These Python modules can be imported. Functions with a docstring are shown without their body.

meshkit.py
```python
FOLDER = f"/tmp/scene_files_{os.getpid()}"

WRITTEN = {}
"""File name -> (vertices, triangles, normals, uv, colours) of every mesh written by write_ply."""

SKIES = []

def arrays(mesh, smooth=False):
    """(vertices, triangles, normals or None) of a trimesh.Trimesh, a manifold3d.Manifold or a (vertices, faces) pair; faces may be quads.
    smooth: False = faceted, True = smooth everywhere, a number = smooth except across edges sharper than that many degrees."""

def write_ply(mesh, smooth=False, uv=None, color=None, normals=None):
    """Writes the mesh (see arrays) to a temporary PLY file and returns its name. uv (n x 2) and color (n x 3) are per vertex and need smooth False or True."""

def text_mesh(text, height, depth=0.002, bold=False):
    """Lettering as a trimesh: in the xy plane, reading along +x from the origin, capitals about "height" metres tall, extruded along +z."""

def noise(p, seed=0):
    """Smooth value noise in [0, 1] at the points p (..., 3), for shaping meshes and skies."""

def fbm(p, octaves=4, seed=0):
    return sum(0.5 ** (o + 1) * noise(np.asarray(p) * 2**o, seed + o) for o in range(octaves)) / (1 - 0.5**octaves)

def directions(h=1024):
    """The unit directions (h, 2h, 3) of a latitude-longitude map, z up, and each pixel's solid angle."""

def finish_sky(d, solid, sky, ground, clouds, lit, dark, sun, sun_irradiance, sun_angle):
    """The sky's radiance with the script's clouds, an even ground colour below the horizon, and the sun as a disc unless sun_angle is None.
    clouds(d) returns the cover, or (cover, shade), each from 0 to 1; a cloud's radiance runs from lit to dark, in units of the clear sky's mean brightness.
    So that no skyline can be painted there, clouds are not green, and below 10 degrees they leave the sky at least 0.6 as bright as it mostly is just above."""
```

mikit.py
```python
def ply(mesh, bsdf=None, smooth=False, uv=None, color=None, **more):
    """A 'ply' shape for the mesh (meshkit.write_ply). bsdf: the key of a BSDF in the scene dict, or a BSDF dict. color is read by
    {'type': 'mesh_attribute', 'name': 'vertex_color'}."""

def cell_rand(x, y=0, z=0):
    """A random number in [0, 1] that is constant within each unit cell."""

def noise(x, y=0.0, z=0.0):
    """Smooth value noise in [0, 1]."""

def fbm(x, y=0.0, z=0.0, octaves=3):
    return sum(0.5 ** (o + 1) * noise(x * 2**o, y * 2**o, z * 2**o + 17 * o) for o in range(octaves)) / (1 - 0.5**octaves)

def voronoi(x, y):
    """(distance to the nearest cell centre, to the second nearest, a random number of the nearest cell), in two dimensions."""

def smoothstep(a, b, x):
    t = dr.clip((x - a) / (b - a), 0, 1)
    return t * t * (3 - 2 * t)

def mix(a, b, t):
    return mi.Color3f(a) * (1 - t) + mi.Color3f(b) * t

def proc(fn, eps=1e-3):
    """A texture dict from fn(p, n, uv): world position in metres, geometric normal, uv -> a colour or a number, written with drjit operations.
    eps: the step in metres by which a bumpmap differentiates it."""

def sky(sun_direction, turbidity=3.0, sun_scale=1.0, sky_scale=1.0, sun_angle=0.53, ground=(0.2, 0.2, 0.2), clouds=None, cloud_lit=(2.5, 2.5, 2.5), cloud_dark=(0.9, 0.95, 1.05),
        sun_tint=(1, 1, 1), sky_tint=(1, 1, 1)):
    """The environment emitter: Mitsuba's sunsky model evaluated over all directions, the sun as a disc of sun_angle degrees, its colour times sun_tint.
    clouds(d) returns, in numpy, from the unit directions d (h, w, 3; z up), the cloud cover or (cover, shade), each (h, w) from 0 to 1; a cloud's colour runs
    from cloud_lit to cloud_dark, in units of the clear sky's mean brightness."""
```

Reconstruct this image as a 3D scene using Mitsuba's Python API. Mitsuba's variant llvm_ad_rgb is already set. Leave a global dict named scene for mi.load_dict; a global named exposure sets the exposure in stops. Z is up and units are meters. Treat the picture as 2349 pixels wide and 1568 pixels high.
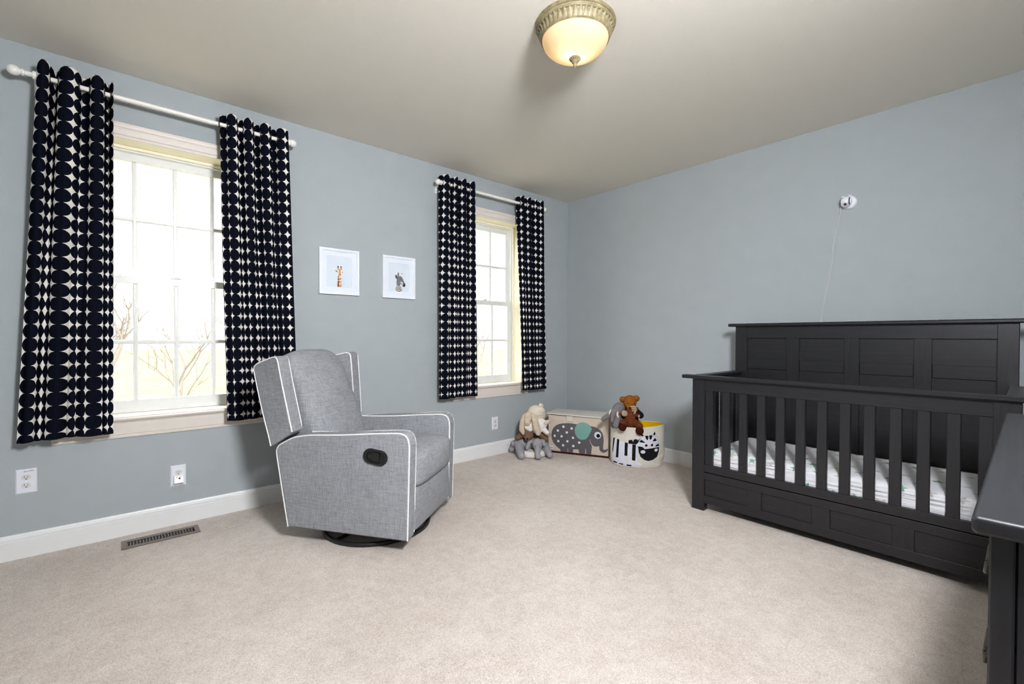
import math, random
import numpy as np
import trimesh
import manifold3d as m3
import shapely
from shapely.geometry import Polygon, Point, box as sbox
import drjit as dr
import mitsuba as mi
import mikit, meshkit

# ------------------------------------------------------------------ camera, sky, lights, exposure
scene, labels = {}, {}
T = mi.ScalarTransform4f
H = 2.74                                   # ceiling height; the corner of the two walls is the origin
PITCH, ROLL, YAW = -0.0123073, 0.0026526, 0.8506657
CAM = np.array([-3.97274, -3.55562, 1.192505])
FW = np.array([math.cos(YAW) * math.cos(PITCH), math.sin(YAW) * math.cos(PITCH), math.sin(PITCH)])
RT = np.array([math.sin(YAW), -math.cos(YAW), 0.0])
UP = np.cross(RT, FW)
UPR = -math.sin(ROLL) * RT + math.cos(ROLL) * UP
scene['camera'] = {'type': 'perspective', 'fov': 96.782662, 'fov_axis': 'x', 'near_clip': 0.02, 'far_clip': 500.0,
                   'to_world': T().look_at(origin=CAM.tolist(), target=(CAM + FW).tolist(), up=UPR.tolist())}
exposure = 0.0
SKY_SCALE = 58.0
CLOUD = 1.0
scene['sky'] = mikit.sky((0.2, 0.5, 0.8), turbidity=4.0, sun_scale=0.0, sky_scale=SKY_SCALE, ground=(0.3, 0.3, 0.28),
                         clouds=lambda d: (np.ones(d.shape[:2]), 0.25 * meshkit.fbm(d * 3.0, 3)),
                         cloud_lit=(CLOUD * .98, CLOUD * 1.0, CLOUD * 1.04), cloud_dark=(CLOUD * .69, CLOUD * .71, CLOUD * .75))
FLASH = 200.0                                # radiance of the photographer's softbox, which throws the left-falling shadows
FLASH_AT, FLASH_AIM = np.array([-3.25, -3.80, 2.24]), np.array([-2.0, -0.5, 0.9])
BULB = 13.0                                # radiance of the two bulbs in the ceiling lamp


# ------------------------------------------------------------------ helpers
def lin(r, g, b):
    f = lambda c: (c / 255) / 12.92 if c <= 10 else ((c / 255 + 0.055) / 1.055) ** 2.4
    return [f(r), f(g), f(b)]


def col(c):
    return {'type': 'rgb', 'value': [float(x) for x in c]}


def mat(name, base, rough=0.6, spec=0.4, two=True, **kw):
    d = {'type': 'principled', 'base_color': base if isinstance(base, dict) else col(base), 'roughness': rough, 'specular': spec, **kw}
    scene[name] = {'type': 'twosided', 'bsdf': d} if two else d
    return name


def matte(name, base, bump=None, scale=1.0):
    d = {'type': 'diffuse', 'reflectance': base if isinstance(base, dict) else col(base)}
    if bump is not None:
        d = {'type': 'bumpmap', 'height': bump, 'scale': scale, 'bsdf': d}
    scene[name] = {'type': 'twosided', 'bsdf': d}
    return name


used = {}


def key(name):
    n = used.get(name, 0)
    used[name] = n + 1
    return name if n == 0 else f'{name}_{n:03d}'


def tm(mesh):
    if hasattr(mesh, 'to_mesh'):
        m = mesh.to_mesh()
        return trimesh.Trimesh(m.vert_properties[:, :3], m.tri_verts, process=False)
    if isinstance(mesh, (tuple, list)):
        v, f = np.asarray(mesh[0], float), np.asarray(mesh[1], int)
        if f.shape[1] == 4:
            f = np.vstack([f[:, [0, 1, 2]], f[:, [0, 2, 3]]])
        return trimesh.Trimesh(v, f, process=False)
    return mesh


def cat(*ms):
    return trimesh.util.concatenate([tm(m) for m in ms])


def put(name, mesh, bsdf, parent=None, smooth=False, label=None, uv=None, **more):
    """One entry of the scene: a thing of its own, or the part NAME of PARENT."""
    k = key(name if parent is None else f'{parent}__{name}')
    scene[k] = mikit.ply(tm(mesh), bsdf, smooth, uv=uv, **more)
    if label:
        labels[k] = {'label': label}
    return k


def again(name, source, to_world, parent=None):
    k = key(name if parent is None else f'{parent}__{name}')
    scene[k] = {**scene[source], 'to_world': to_world}
    return k


def thing(name, label, category, group=None, kind=None):
    k = key(name)
    labels[k] = {'label': label, 'category': category}
    if group:
        labels[k]['group'] = group
    if kind:
        labels[k]['kind'] = kind
    return k


def struct(name, label=None):
    k = key(name)
    labels[k] = {'kind': 'structure'}
    if label:
        labels[k]['label'] = label
    return k


def bx(x0, x1, y0, y1, z0, z1, r=0.002):
    """A box with chamfered edges."""
    x0, x1 = min(x0, x1), max(x0, x1); y0, y1 = min(y0, y1), max(y0, y1); z0, z1 = min(z0, z1), max(z0, z1)
    r = min(r, (x1 - x0) * .45, (y1 - y0) * .45, (z1 - z0) * .45)
    if r <= 0:
        return trimesh.creation.box(bounds=[[x0, y0, z0], [x1, y1, z1]])
    p = []
    for sx, ex in ((1, x0), (-1, x1)):
        for sy, ey in ((1, y0), (-1, y1)):
            for sz, ez in ((1, z0), (-1, z1)):
                p += [(ex, ey + sy * r, ez + sz * r), (ex + sx * r, ey, ez + sz * r), (ex + sx * r, ey + sy * r, ez)]
    return tm(m3.Manifold.hull_points(np.array(p)))


def tube(points, r, sides=8, closed=False):
    p = np.asarray(points, float)
    n = len(p)
    r = np.broadcast_to(r, (n,))
    t = (np.roll(p, -1, 0) - np.roll(p, 1, 0)) if closed else np.gradient(p, axis=0)
    t /= np.linalg.norm(t, axis=1, keepdims=True) + 1e-12
    a = np.cross(t[0], [0, 0, 1.0] if abs(t[0][2]) < .9 else [1.0, 0, 0])
    A = []
    for k in range(n):
        a = a - t[k] * (a @ t[k]); a /= np.linalg.norm(a); A.append(a)
    A = np.array(A); B = np.cross(t, A)
    g = np.arange(sides) * 2 * np.pi / sides
    v = p[:, None] + r[:, None, None] * (np.cos(g)[None, :, None] * A[:, None] + np.sin(g)[None, :, None] * B[:, None])
    v = v.reshape(-1, 3)
    f = []
    for i in range(n if closed else n - 1):
        for j in range(sides):
            a0, a1 = i * sides + j, i * sides + (j + 1) % sides
            b0, b1 = ((i + 1) % n) * sides + j, ((i + 1) % n) * sides + (j + 1) % sides
            f += [(a0, b1, b0), (a0, a1, b1)]
    if not closed:
        v = np.vstack([v, p[:1], p[-1:]])
        c0, c1 = n * sides, n * sides + 1
        for j in range(sides):
            f.append((c0, (j + 1) % sides, j)); f.append((c1, (n - 1) * sides + j, (n - 1) * sides + (j + 1) % sides))
    return trimesh.Trimesh(v, np.array(f)[:, ::-1] if False else np.array(f), process=False)


def lathe(profile, n=48, axis='z'):
    """Profile of (radius, height) turned about z."""
    p = np.asarray(profile, float)
    g = np.arange(n) * 2 * np.pi / n
    v = np.stack([p[:, None, 0] * np.cos(g), p[:, None, 0] * np.sin(g), np.broadcast_to(p[:, None, 1], (len(p), n))], -1).reshape(-1, 3)
    f = []
    for i in range(len(p) - 1):
        for j in range(n):
            a, b = i * n + j, i * n + (j + 1) % n
            f += [(a, b, b + n), (a, b + n, a + n)]
    return trimesh.Trimesh(v, np.array(f), process=False)


def aim(axis, at=(0, 0, 0)):
    """Matrix that turns +z to AXIS and moves to AT."""
    z = np.asarray(axis, float) / np.linalg.norm(axis)
    x = np.cross([0, 0, 1.0] if abs(z[2]) < .9 else [1.0, 0, 0], z); x /= np.linalg.norm(x)
    M = np.eye(4); M[:3, 0], M[:3, 1], M[:3, 2], M[:3, 3] = x, np.cross(z, x), z, at
    return M


def moved(mesh, M):
    m = tm(mesh).copy(); m.apply_transform(M); return m


def extrude(poly, depth):
    parts = [trimesh.creation.extrude_polygon(g, depth, engine='earcut') for g in getattr(poly, 'geoms', [poly])]
    return cat(*parts)


def ball_hull(points, r, seg=12):
    return m3.Manifold.batch_hull([m3.Manifold.sphere(r, seg).translate(tuple(map(float, q))) for q in points])


def plush(bones, edge=0.008, smooth=8, fur=0.0, freq=90.0, seed=0):
    """One soft body: tapered bones ((centre, radius), (centre, radius)) joined, smoothed and roughened."""
    parts = []
    for (a, ra), (b, rb) in bones:
        sa, sb = (m3.Manifold.sphere(float(rr), 20).translate(tuple(map(float, q))) for q, rr in ((a, ra), (b, rb)))
        parts.append(m3.Manifold.batch_hull([sa, sb]))
    m = m3.Manifold.batch_boolean(parts, m3.OpType.Add).refine_to_length(edge)
    t = tm(m); t = trimesh.Trimesh(t.vertices, t.faces, process=True)
    if smooth:
        trimesh.smoothing.filter_taubin(t, lamb=.5, nu=.52, iterations=smooth)
    if fur:
        n = np.array(t.vertex_normals)
        t.vertices = t.vertices + n * (fur * 2 * (meshkit.fbm(np.array(t.vertices) * freq, 3, seed) - .5))[:, None]
    return t


def flat_blob(c, ax, ay, az, R=None, p=2.2, n=24):
    """A squashed ball (superellipsoid) with half axes ax, ay, az, turned by the 3 x 3 matrix R."""
    s = trimesh.creation.icosphere(subdivisions=3)
    v = np.array(s.vertices)
    v = v / (np.abs(v) ** p).sum(1, keepdims=True) ** (1 / p)
    v = v * [ax, ay, az]
    if R is not None:
        v = v @ np.asarray(R).T
    return trimesh.Trimesh(v + np.asarray(c), s.faces, process=False)


def pillow(hx, hy, hz, p=5, n=14, crown=(0, 0, 0)):
    """A stuffed box about the origin."""
    b = trimesh.creation.box(extents=(2, 2, 2))
    for _ in range(4):
        b = b.subdivide()
    v = np.array(b.vertices)
    v = v / (np.abs(v) ** p).sum(1, keepdims=True) ** (1 / p)
    out = v * [hx, hy, hz]
    for k in range(3):
        o = [i for i in range(3) if i != k]
        out[:, k] += crown[k] * np.sign(v[:, k]) * np.abs(v[:, k]) * (1 - v[:, o[0]] ** 2).clip(0) * (1 - v[:, o[1]] ** 2).clip(0)
    return trimesh.Trimesh(out, b.faces, process=False)


def frame_ring(x0, x1, z0, z1, w, y0, y1):
    """A rectangular frame in an xz plane, w wide, from depth y0 to y1."""
    P = Polygon([(x0, z0), (x1, z0), (x1, z1), (x0, z1)], [[(x0 + w, z0 + w), (x1 - w, z0 + w), (x1 - w, z1 - w), (x0 + w, z1 - w)]])
    e = extrude(P, abs(y1 - y0))
    v = np.array(e.vertices)
    e.vertices = np.stack([v[:, 0], max(y0, y1) - v[:, 2], v[:, 1]], -1)
    return e


def run_profile(profile, a, b, out):
    """A moulding: the closed profile of (depth, height) swept from a to b; depth goes along OUT, height along z."""
    pr = np.asarray(profile, float); n = len(pr)
    a, b, out = (np.asarray(q, float) for q in (a, b, out))
    ring = lambda o: o + pr[:, :1] * out + pr[:, 1:] * np.array([0, 0, 1.0])
    v = np.vstack([ring(a), ring(b)])
    f = [(i, (i + 1) % n, n + (i + 1) % n) for i in range(n)] + [(i, n + (i + 1) % n, n + i) for i in range(n)]
    cap = trimesh.creation.triangulate_polygon(Polygon(pr), engine='earcut')
    tri = np.array(cap[1])
    f += [tuple(t[::-1]) for t in tri] + [tuple(t + n) for t in tri]
    m = trimesh.Trimesh(v, np.array(f), process=False)
    m.fix_normals()
    return m


# ------------------------------------------------------------------ materials
fbm, noise, mix, smoothstep = mikit.fbm, mikit.noise, mikit.mix, mikit.smoothstep
matte('wall_paint', mikit.proc(lambda p, n, uv: mix(lin(165, 172, 175), lin(168, 175, 178), fbm(p.x * 9, p.y * 9, p.z * 9))))
matte('ceiling_paint', lin(224, 219, 208))
mat('jamb_paint', lin(236, 229, 205), .38, .5)
mat('trim_paint', lin(217, 210, 201), .38, .5)
mat('base_paint', lin(226, 227, 226), .38, .5)
mat('vinyl', lin(222, 224, 220), .35, .5)
scene['pane_glass'] = {'type': 'thindielectric', 'int_ior': 1.5}


def carpet_colour(p, n, uv):
    nap = fbm(p.x * 2.2 + 3, p.y * 2.2, 1.0, 4)
    mid = fbm(p.x * 26, p.y * 26, 2.0, 3)
    fine = noise(p.x * 330, p.y * 330)
    c = mix(lin(190, 179, 170), lin(207, 198, 190), smoothstep(.25, .80, nap * .45 + mid * .35 + .12))
    return c * (0.80 + 0.40 * fine)


matte('carpet_pile', mikit.proc(carpet_colour), mikit.proc(lambda p, n, uv: .6 * noise(p.x * 300, p.y * 300, 3) + .4 * fbm(p.x * 60, p.y * 60, 2, 2), eps=1.2e-3), 0.006)

DOT = 0.0722


def curtain_print(p, n, uv):
    a, b = uv.x / DOT, uv.y / DOT
    a = a - dr.floor(a) - .5; b = b - dr.floor(b) - .5
    d = (dr.abs(a) ** 2.15 + dr.abs(b) ** 2.15) ** (1 / 2.15)
    w = .92 + .08 * noise(uv.x * 900, uv.y * 900)
    return mix(lin(16, 18, 28), lin(224, 220, 212), smoothstep(.503, .512, d)) * w


scene['curtain_cloth'] = {'type': 'twosided', 'bsdf': {'type': 'diffuse', 'reflectance': mikit.proc(curtain_print)}}
mat('white_enamel', lin(232, 230, 224), .25, .5)
mat('dark_metal', lin(70, 66, 60), .45, .5, metallic=.6)
mat('black_plastic', lin(20, 20, 21), .35, .5)
mat('black_steel', lin(22, 22, 23), .45, .5)


def wood(a, b, c):
    def f(p, n, uv):
        return mix(lin(23, 23, 26), lin(32, 32, 36), fbm(p.x * a, p.y * b, p.z * c, 3))
    return f


mat('stain_upright', mikit.proc(wood(160, 160, 7)), .36, .5)
mat('stain_along', mikit.proc(wood(160, 6, 160)), .36, .5)
mat('stain_across', mikit.proc(wood(6, 160, 160)), .36, .5)

# ------------------------------------------------------------------ setting: floor, walls, ceiling
X0, Y0 = -5.15, -4.08                      # the two walls behind the camera
WALL_T = 0.21
V0 = (-3.945, -3.58, -0.245, -0.112)       # hole in the floor for the register
WINS = [dict(c=-3.66, half=.485, cols=4, gw=.206), dict(c=-1.105, half=.38, cols=3, gw=.203)]
ZS, ZH = 0.712, 2.356                      # stool top, head


def slab(poly, mapping, depth):
    e = extrude(poly, depth)
    v = np.array(e.vertices); e.vertices = mapping(v); e.fix_normals()
    return e


k = struct('floor', 'beige plush wall to wall carpet')
P = sbox(X0, Y0, 0, 0).difference(sbox(V0[0] + .012, V0[2] + .012, V0[1] - .012, V0[3] - .012))
scene[k] = mikit.ply(slab(P, lambda v: v - [0, 0, .03], .03), 'carpet_pile')
k = struct('ceiling', 'smooth off white ceiling')
scene[k] = mikit.ply(bx(X0 - .1, .1, Y0 - .1, WALL_T, H, H + .1, 0), 'ceiling_paint')
k = struct('wall_left', 'grey blue painted wall with two windows')
P = sbox(X0 - .1, 0, .1, H)
for w in WINS:
    P = P.difference(sbox(w['c'] - w['half'] - .02, ZS - .03, w['c'] + w['half'] + .02, ZH + .02))
scene[k] = mikit.ply(slab(P, lambda v: np.stack([v[:, 0], v[:, 2], v[:, 1]], -1), WALL_T), 'wall_paint')
for name, b, lab in (('wall_right', (0, .1, Y0, 0), 'grey blue painted wall behind the crib'), ('wall_back', (X0, 0, Y0 - .1, Y0), None), ('wall_front', (X0 - .1, X0, Y0 - .1, 0), None)):
    k = struct(name, lab)
    scene[k] = mikit.ply(bx(*b, 0, H, 0), 'wall_paint')
BASE = [(0, 0), (.016, 0), (.016, .096), (.0135, .098), (.0135, .102), (.0155, .104), (.0145, .112), (.010, .118), (.0095, .123), (.0065, .129), (0, .130)]
for name, a, b, o in (('baseboard_left', (X0, 0, 0), (0, 0, 0), (0, -1, 0)), ('baseboard_right', (0, 0, 0), (0, Y0, 0), (-1, 0, 0)),
                      ('baseboard_back', (X0, Y0, 0), (0, Y0, 0), (0, 1, 0)), ('baseboard_front', (X0, 0, 0), (X0, Y0, 0), (1, 0, 0))):
    k = struct(name)
    scene[k] = mikit.ply(run_profile(BASE, a, b, o), 'base_paint', 25)

# windows: casing, stool, apron, jambs, two sashes with glazing bars, single panes
CAS = [(0, 0), (.012, 0), (.012, .010), (.009, .012), (.009, .016), (.016, .020), (.017, .050), (.014, .054), (.014, .058), (.019, .062), (.020, .078), (.017, .082), (.017, .088), (0, .088)]


def upright(profile, x, s, z0, z1):
    """Side casing: the profile's height runs along s * x."""
    m = run_profile(profile, (0, 0, 0), (0, 1, 0), (1, 0, 0))
    v = np.array(m.vertices)
    m.vertices = np.stack([x + s * v[:, 2], -v[:, 0], z0 + (z1 - z0) * v[:, 1]], -1)
    m.fix_normals()
    return m


for i, w in enumerate(WINS):
    c, hw = w['c'], w['half']
    W = struct('window_%d' % (i + 1), 'white double hung window ' + ('behind the glider' if i == 0 else 'by the corner'))
    put('casing', run_profile(CAS, (c - hw - .088, 0, ZH), (c + hw + .088, 0, ZH), (0, -1, 0)), 'trim_paint', W, 25)
    for s in (-1, 1):
        put('casing', upright(CAS, c + s * hw, s, ZS, ZH), 'trim_paint', W, 25)
    ST = [(-.15, -.026), (.028, -.026), (.034, -.024), (.038, -.018), (.040, -.012), (.038, -.005), (.033, 0), (-.15, 0)]
    put('stool', run_profile(ST, (c - hw - .11, 0, ZS), (c + hw + .11, 0, ZS), (0, -1, 0)), 'trim_paint', W, 25)
    AP = [(0, -.100), (.010, -.100), (.012, -.092), (.012, -.086), (.010, -.084), (.013, -.078), (.014, -.040), (.016, -.030), (.016, -.012), (.020, -.006), (.024, 0), (0, 0)]
    put('apron', run_profile(AP, (c - hw - .088, 0, ZS - .026), (c + hw + .088, 0, ZS - .026), (0, -1, 0)), 'trim_paint', W, 25)
    put('jamb', bx(c - hw - .02, c + hw + .02, 0, WALL_T, ZH, ZH + .02, 0), 'jamb_paint', W)
    put('jamb', bx(c - hw - .02, c + hw + .02, .15, WALL_T + .02, ZS - .03, ZS + .002, 0), 'trim_paint', W)
    for s in (-1, 1):
        put('jamb', bx(c + s * hw, c + s * (hw + .02), 0, WALL_T, ZS - .02, ZH + .01, 0), 'jamb_paint', W)
    put('stop', cat(bx(c - hw, c + hw, .115, .132, ZH - .018, ZH), bx(c - hw, c - hw + .016, .115, .132, ZS, ZH), bx(c + hw - .016, c + hw, .115, .132, ZS, ZH)), 'jamb_paint', W)
    put('frame', frame_ring(c - hw + .001, c + hw - .001, ZS + .001, ZH - .001, .026, .135, .205), 'vinyl', W)
    gx0, gx1 = c - w['cols'] * w['gw'] / 2, c + w['cols'] * w['gw'] / 2
    for sash, y0, y1, z0, z1, gz0, gz1 in (('upper_sash', .172, .200, 1.520, 2.333, 1.560, 2.282), ('lower_sash', .138, .168, .738, 1.560, .788, 1.516)):
        Pm = Polygon([(gx0 - .042, z0), (gx1 + .042, z0), (gx1 + .042, z1), (gx0 - .042, z1)], [[(gx0, gz0), (gx1, gz0), (gx1, gz1), (gx0, gz1)]])
        e = extrude(Pm, y1 - y0); v = np.array(e.vertices); e.vertices = np.stack([v[:, 0], y1 - v[:, 2], v[:, 1]], -1); e.fix_normals()
        S = put(sash, e, 'vinyl', W)
        ym, zm = (y0 + y1) / 2, (gz0 + gz1) / 2
        for q in range(1, w['cols']):
            x = gx0 + q * w['gw']
            put('muntin', bx(x - .0125, x + .0125, ym - .011, ym + .011, gz0 - .002, gz1 + .002, .006), 'vinyl', S)
        put('muntin', bx(gx0 - .002, gx1 + .002, ym - .0105, ym + .0105, zm - .0125, zm + .0125, .006), 'vinyl', S)
        for q in range(w['cols']):
            for r in range(2):
                xa, za, zb = gx0 + q * w['gw'], (gz0, zm)[r], (zm, gz1)[r]
                g = trimesh.Trimesh([(xa, ym, za), (xa + w['gw'], ym, za), (xa + w['gw'], ym, zb), (xa, ym, zb)], [(0, 1, 2), (0, 2, 3)], process=False)
                put('pane', g, 'pane_glass', S)
    put('sash_lock', cat(bx(c - .03, c + .03, .130, .150, 1.560, 1.566), bx(c - .012, c + .02, .128, .146, 1.566, 1.578)), 'vinyl', W)

# outside, seen through the panes: winter lawn, bare trees, evergreens
matte('lawn_grass', mikit.proc(lambda p, n, uv: mix(lin(128, 126, 92), lin(156, 150, 118), fbm(p.x * .8, p.y * .8, 0, 4))))
matte('bark', lin(138, 130, 120))
matte('needles', lin(88, 110, 78))
k = struct('lawn', 'pale winter lawn outside the windows')
gx, gy = np.meshgrid(np.linspace(-70, 60, 40), np.linspace(.6, 90, 30), indexing='ij')
gz = -3.2 + .02 * gy + .4 * meshkit.fbm(np.stack([gx, gy, gx * 0], -1) * .08, 3)
ii = np.arange(40 * 30).reshape(40, 30)
scene[k] = mikit.ply((np.stack([gx, gy, gz], -1).reshape(-1, 3), np.stack([ii[:-1, :-1], ii[1:, :-1], ii[1:, 1:], ii[:-1, 1:]], -1).reshape(-1, 4)), 'lawn_grass', True)


def bare_tree(x, y, h, seed, label):
    rng = random.Random(seed)
    t = thing('bare_tree', label, 'tree')
    trunk, twigs = [], []

    def grow(p, d, length, r, depth):
        q = [np.array(p)]
        for _ in range(4):
            d = d + np.array([rng.uniform(-.16, .16), rng.uniform(-.16, .16), rng.uniform(-.05, .12)]); d = d / np.linalg.norm(d)
            q.append(q[-1] + d * length / 4)
        (trunk if depth == 0 else twigs).append(tube(q, np.linspace(r, r * .62, 5), 5 if depth < 2 else 3))
        if depth < 4:
            for _ in range(3 if depth < 3 else 4):
                a = rng.uniform(0, 6.28); s = rng.uniform(.45, .85)
                nd = d + s * np.array([math.cos(a), math.sin(a), rng.uniform(-.1, .4)])
                grow(q[-1 if rng.random() < .5 else rng.choice([2, 3, 4])], nd / np.linalg.norm(nd), length * rng.uniform(.55, .8), r * .55, depth + 1)
    grow((x, y, -3.2), np.array([0, 0, 1.0]), h * .34, h * .016, 0)
    put('trunk', cat(*trunk), 'bark', t, True)
    put('branches', cat(*twigs), 'bark', t)


bare_tree(-2.4, 13.0, 6.2, 3, 'bare leafless tree outside, in the middle of the large window')
bare_tree(1.5, 17.0, 7.5, 5, 'bare leafless tree outside, right part of the large window')
bare_tree(-4.3, 20.0, 8.0, 8, 'bare leafless tree outside, left part of the large window')
bare_tree(11.5, 17.0, 7.0, 11, 'bare leafless tree outside the small window')


def evergreen(x, y, h, seed, label):
    rng = random.Random(seed)
    t = thing('evergreen', label, 'tree')
    put('trunk', tube([(x, y, -3.3), (x, y, -3.2 + h)], [.08, .02], 6), 'bark', t)
    v, f = [], []
    for q in range(1500):
        z = rng.random() ** 1.3; a = rng.uniform(0, 6.28); R = h * .36 * (1 - z) * rng.uniform(.5, 1)
        c = np.array([x + R * math.cos(a), y + R * math.sin(a), -3.1 + z * h])
        d = np.array([math.cos(a), math.sin(a), rng.uniform(-.4, .2)]) * .16; s = np.array([-math.sin(a), math.cos(a), 0]) * .05
        b = len(v); v += [c - s, c + s, c + d]; f.append((b, b + 1, b + 2))
    put('foliage', (v, f), 'needles', t)


evergreen(-4.3, 8.2, 2.3, 1, 'low evergreen outside, lower left of the large window')
evergreen(-.15, 9.0, 2.4, 2, 'low evergreen outside, lower right of the large window')

# ------------------------------------------------------------------ the photographer's softbox (behind the camera) and the ceiling lamp
mat('softbox_cloth', lin(18, 18, 18), .8, .2)
sb = thing('softbox_light', 'photographer softbox on a light stand behind the camera', 'studio light')
dirn = (FLASH_AIM - FLASH_AT) / np.linalg.norm(FLASH_AIM - FLASH_AT)
M = aim(dirn, FLASH_AT)
q = .23
v = np.array([(-q, -q, 0), (q, -q, 0), (q, q, 0), (-q, q, 0)], float)
put('diffuser', moved((v, np.array([(0, 1, 2), (0, 2, 3)])), M), col_bsdf := {'type': 'diffuse', 'reflectance': col((.8, .8, .8))}, sb,
    emitter={'type': 'area', 'radiance': col((FLASH * .99, FLASH, FLASH * 1.04))})
hood = lathe([(.05, -.26), (.06, -.24), (q * 1.415, -.012), (q * 1.43, .018), (q * 1.40, .018), (q * 1.40, -.012)], 4)
hood.apply_transform(trimesh.transformations.rotation_matrix(math.pi / 4, [0, 0, 1]))
put('hood', moved(hood, M), 'softbox_cloth', sb)
head = FLASH_AT - dirn * .24
put('pole', tube([(head[0], head[1], .5), (head[0], head[1], head[2])], .012, 8), 'black_steel', sb, True)
for a in (0.4, 2.5, 4.6):
    put('leg', tube([(head[0], head[1], .62), (head[0] + .24 * math.cos(a), head[1] + .24 * math.sin(a), .012)], .009, 6), 'black_steel', sb, True)

LX, LY = -2.235, -2.045
mat('antique_gilt', mikit.proc(lambda p, n, uv: mix(lin(90, 80, 54), lin(150, 140, 108), fbm(p.x * 60, p.y * 60, p.z * 60, 3))), .5, .5)
scene['alabaster'] = {'type': 'principledthin', 'base_color': mikit.proc(lambda p, n, uv: mix((.98, .78, .52), (.99, .84, .62), fbm(p.x * 14 + 2 * fbm(p.x * 6, p.y * 6, p.z * 6), p.y * 14, p.z * 22, 4))),
                      'roughness': .35, 'diff_trans': 1.25, 'spec_trans': 0.0, 'eta': 1.4}
lamp = thing('ceiling_lamp', 'lit flush ceiling lamp with amber glass bowl and leaf moulded rim', 'ceiling lamp')
at = lambda m: moved(m, trimesh.transformations.translation_matrix([LX, LY, 0]))
put('rim', at(lathe([(.03, H - .001), (.197, H - .001), (.199, H - .008), (.194, H - .014), (.188, H - .016), (.187, H - .022), (.190, H - .026), (.186, H - .031),
                     (.179, H - .033), (.172, H - .058), (.169, H - .066), (.171, H - .072), (.166, H - .076), (.158, H - .070), (.03, H - .02)], 96)), 'antique_gilt', lamp, 30)
leaf = []
rows = [(-.05, .92, .0002), (.12, .96, .0030), (.45, 1.0, .0046), (.72, .86, .0050), (.90, .55, .0078), (1.0, .30, .0125)]
v, f = [], []
for t_, wd, up in rows:
    z = H - .068 + .036 * t_; R = .1705 + .0075 * t_ + up
    for s in (-1, -.45, 0, .45, 1):
        dz = .003 * (1 - abs(s)) if t_ > .9 else 0
        v.append((R - .0042 * abs(s) ** 2 * min(1, max(0, t_ * 6)), s * .0124 * wd, z + dz))
nrow = len(rows)
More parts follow.
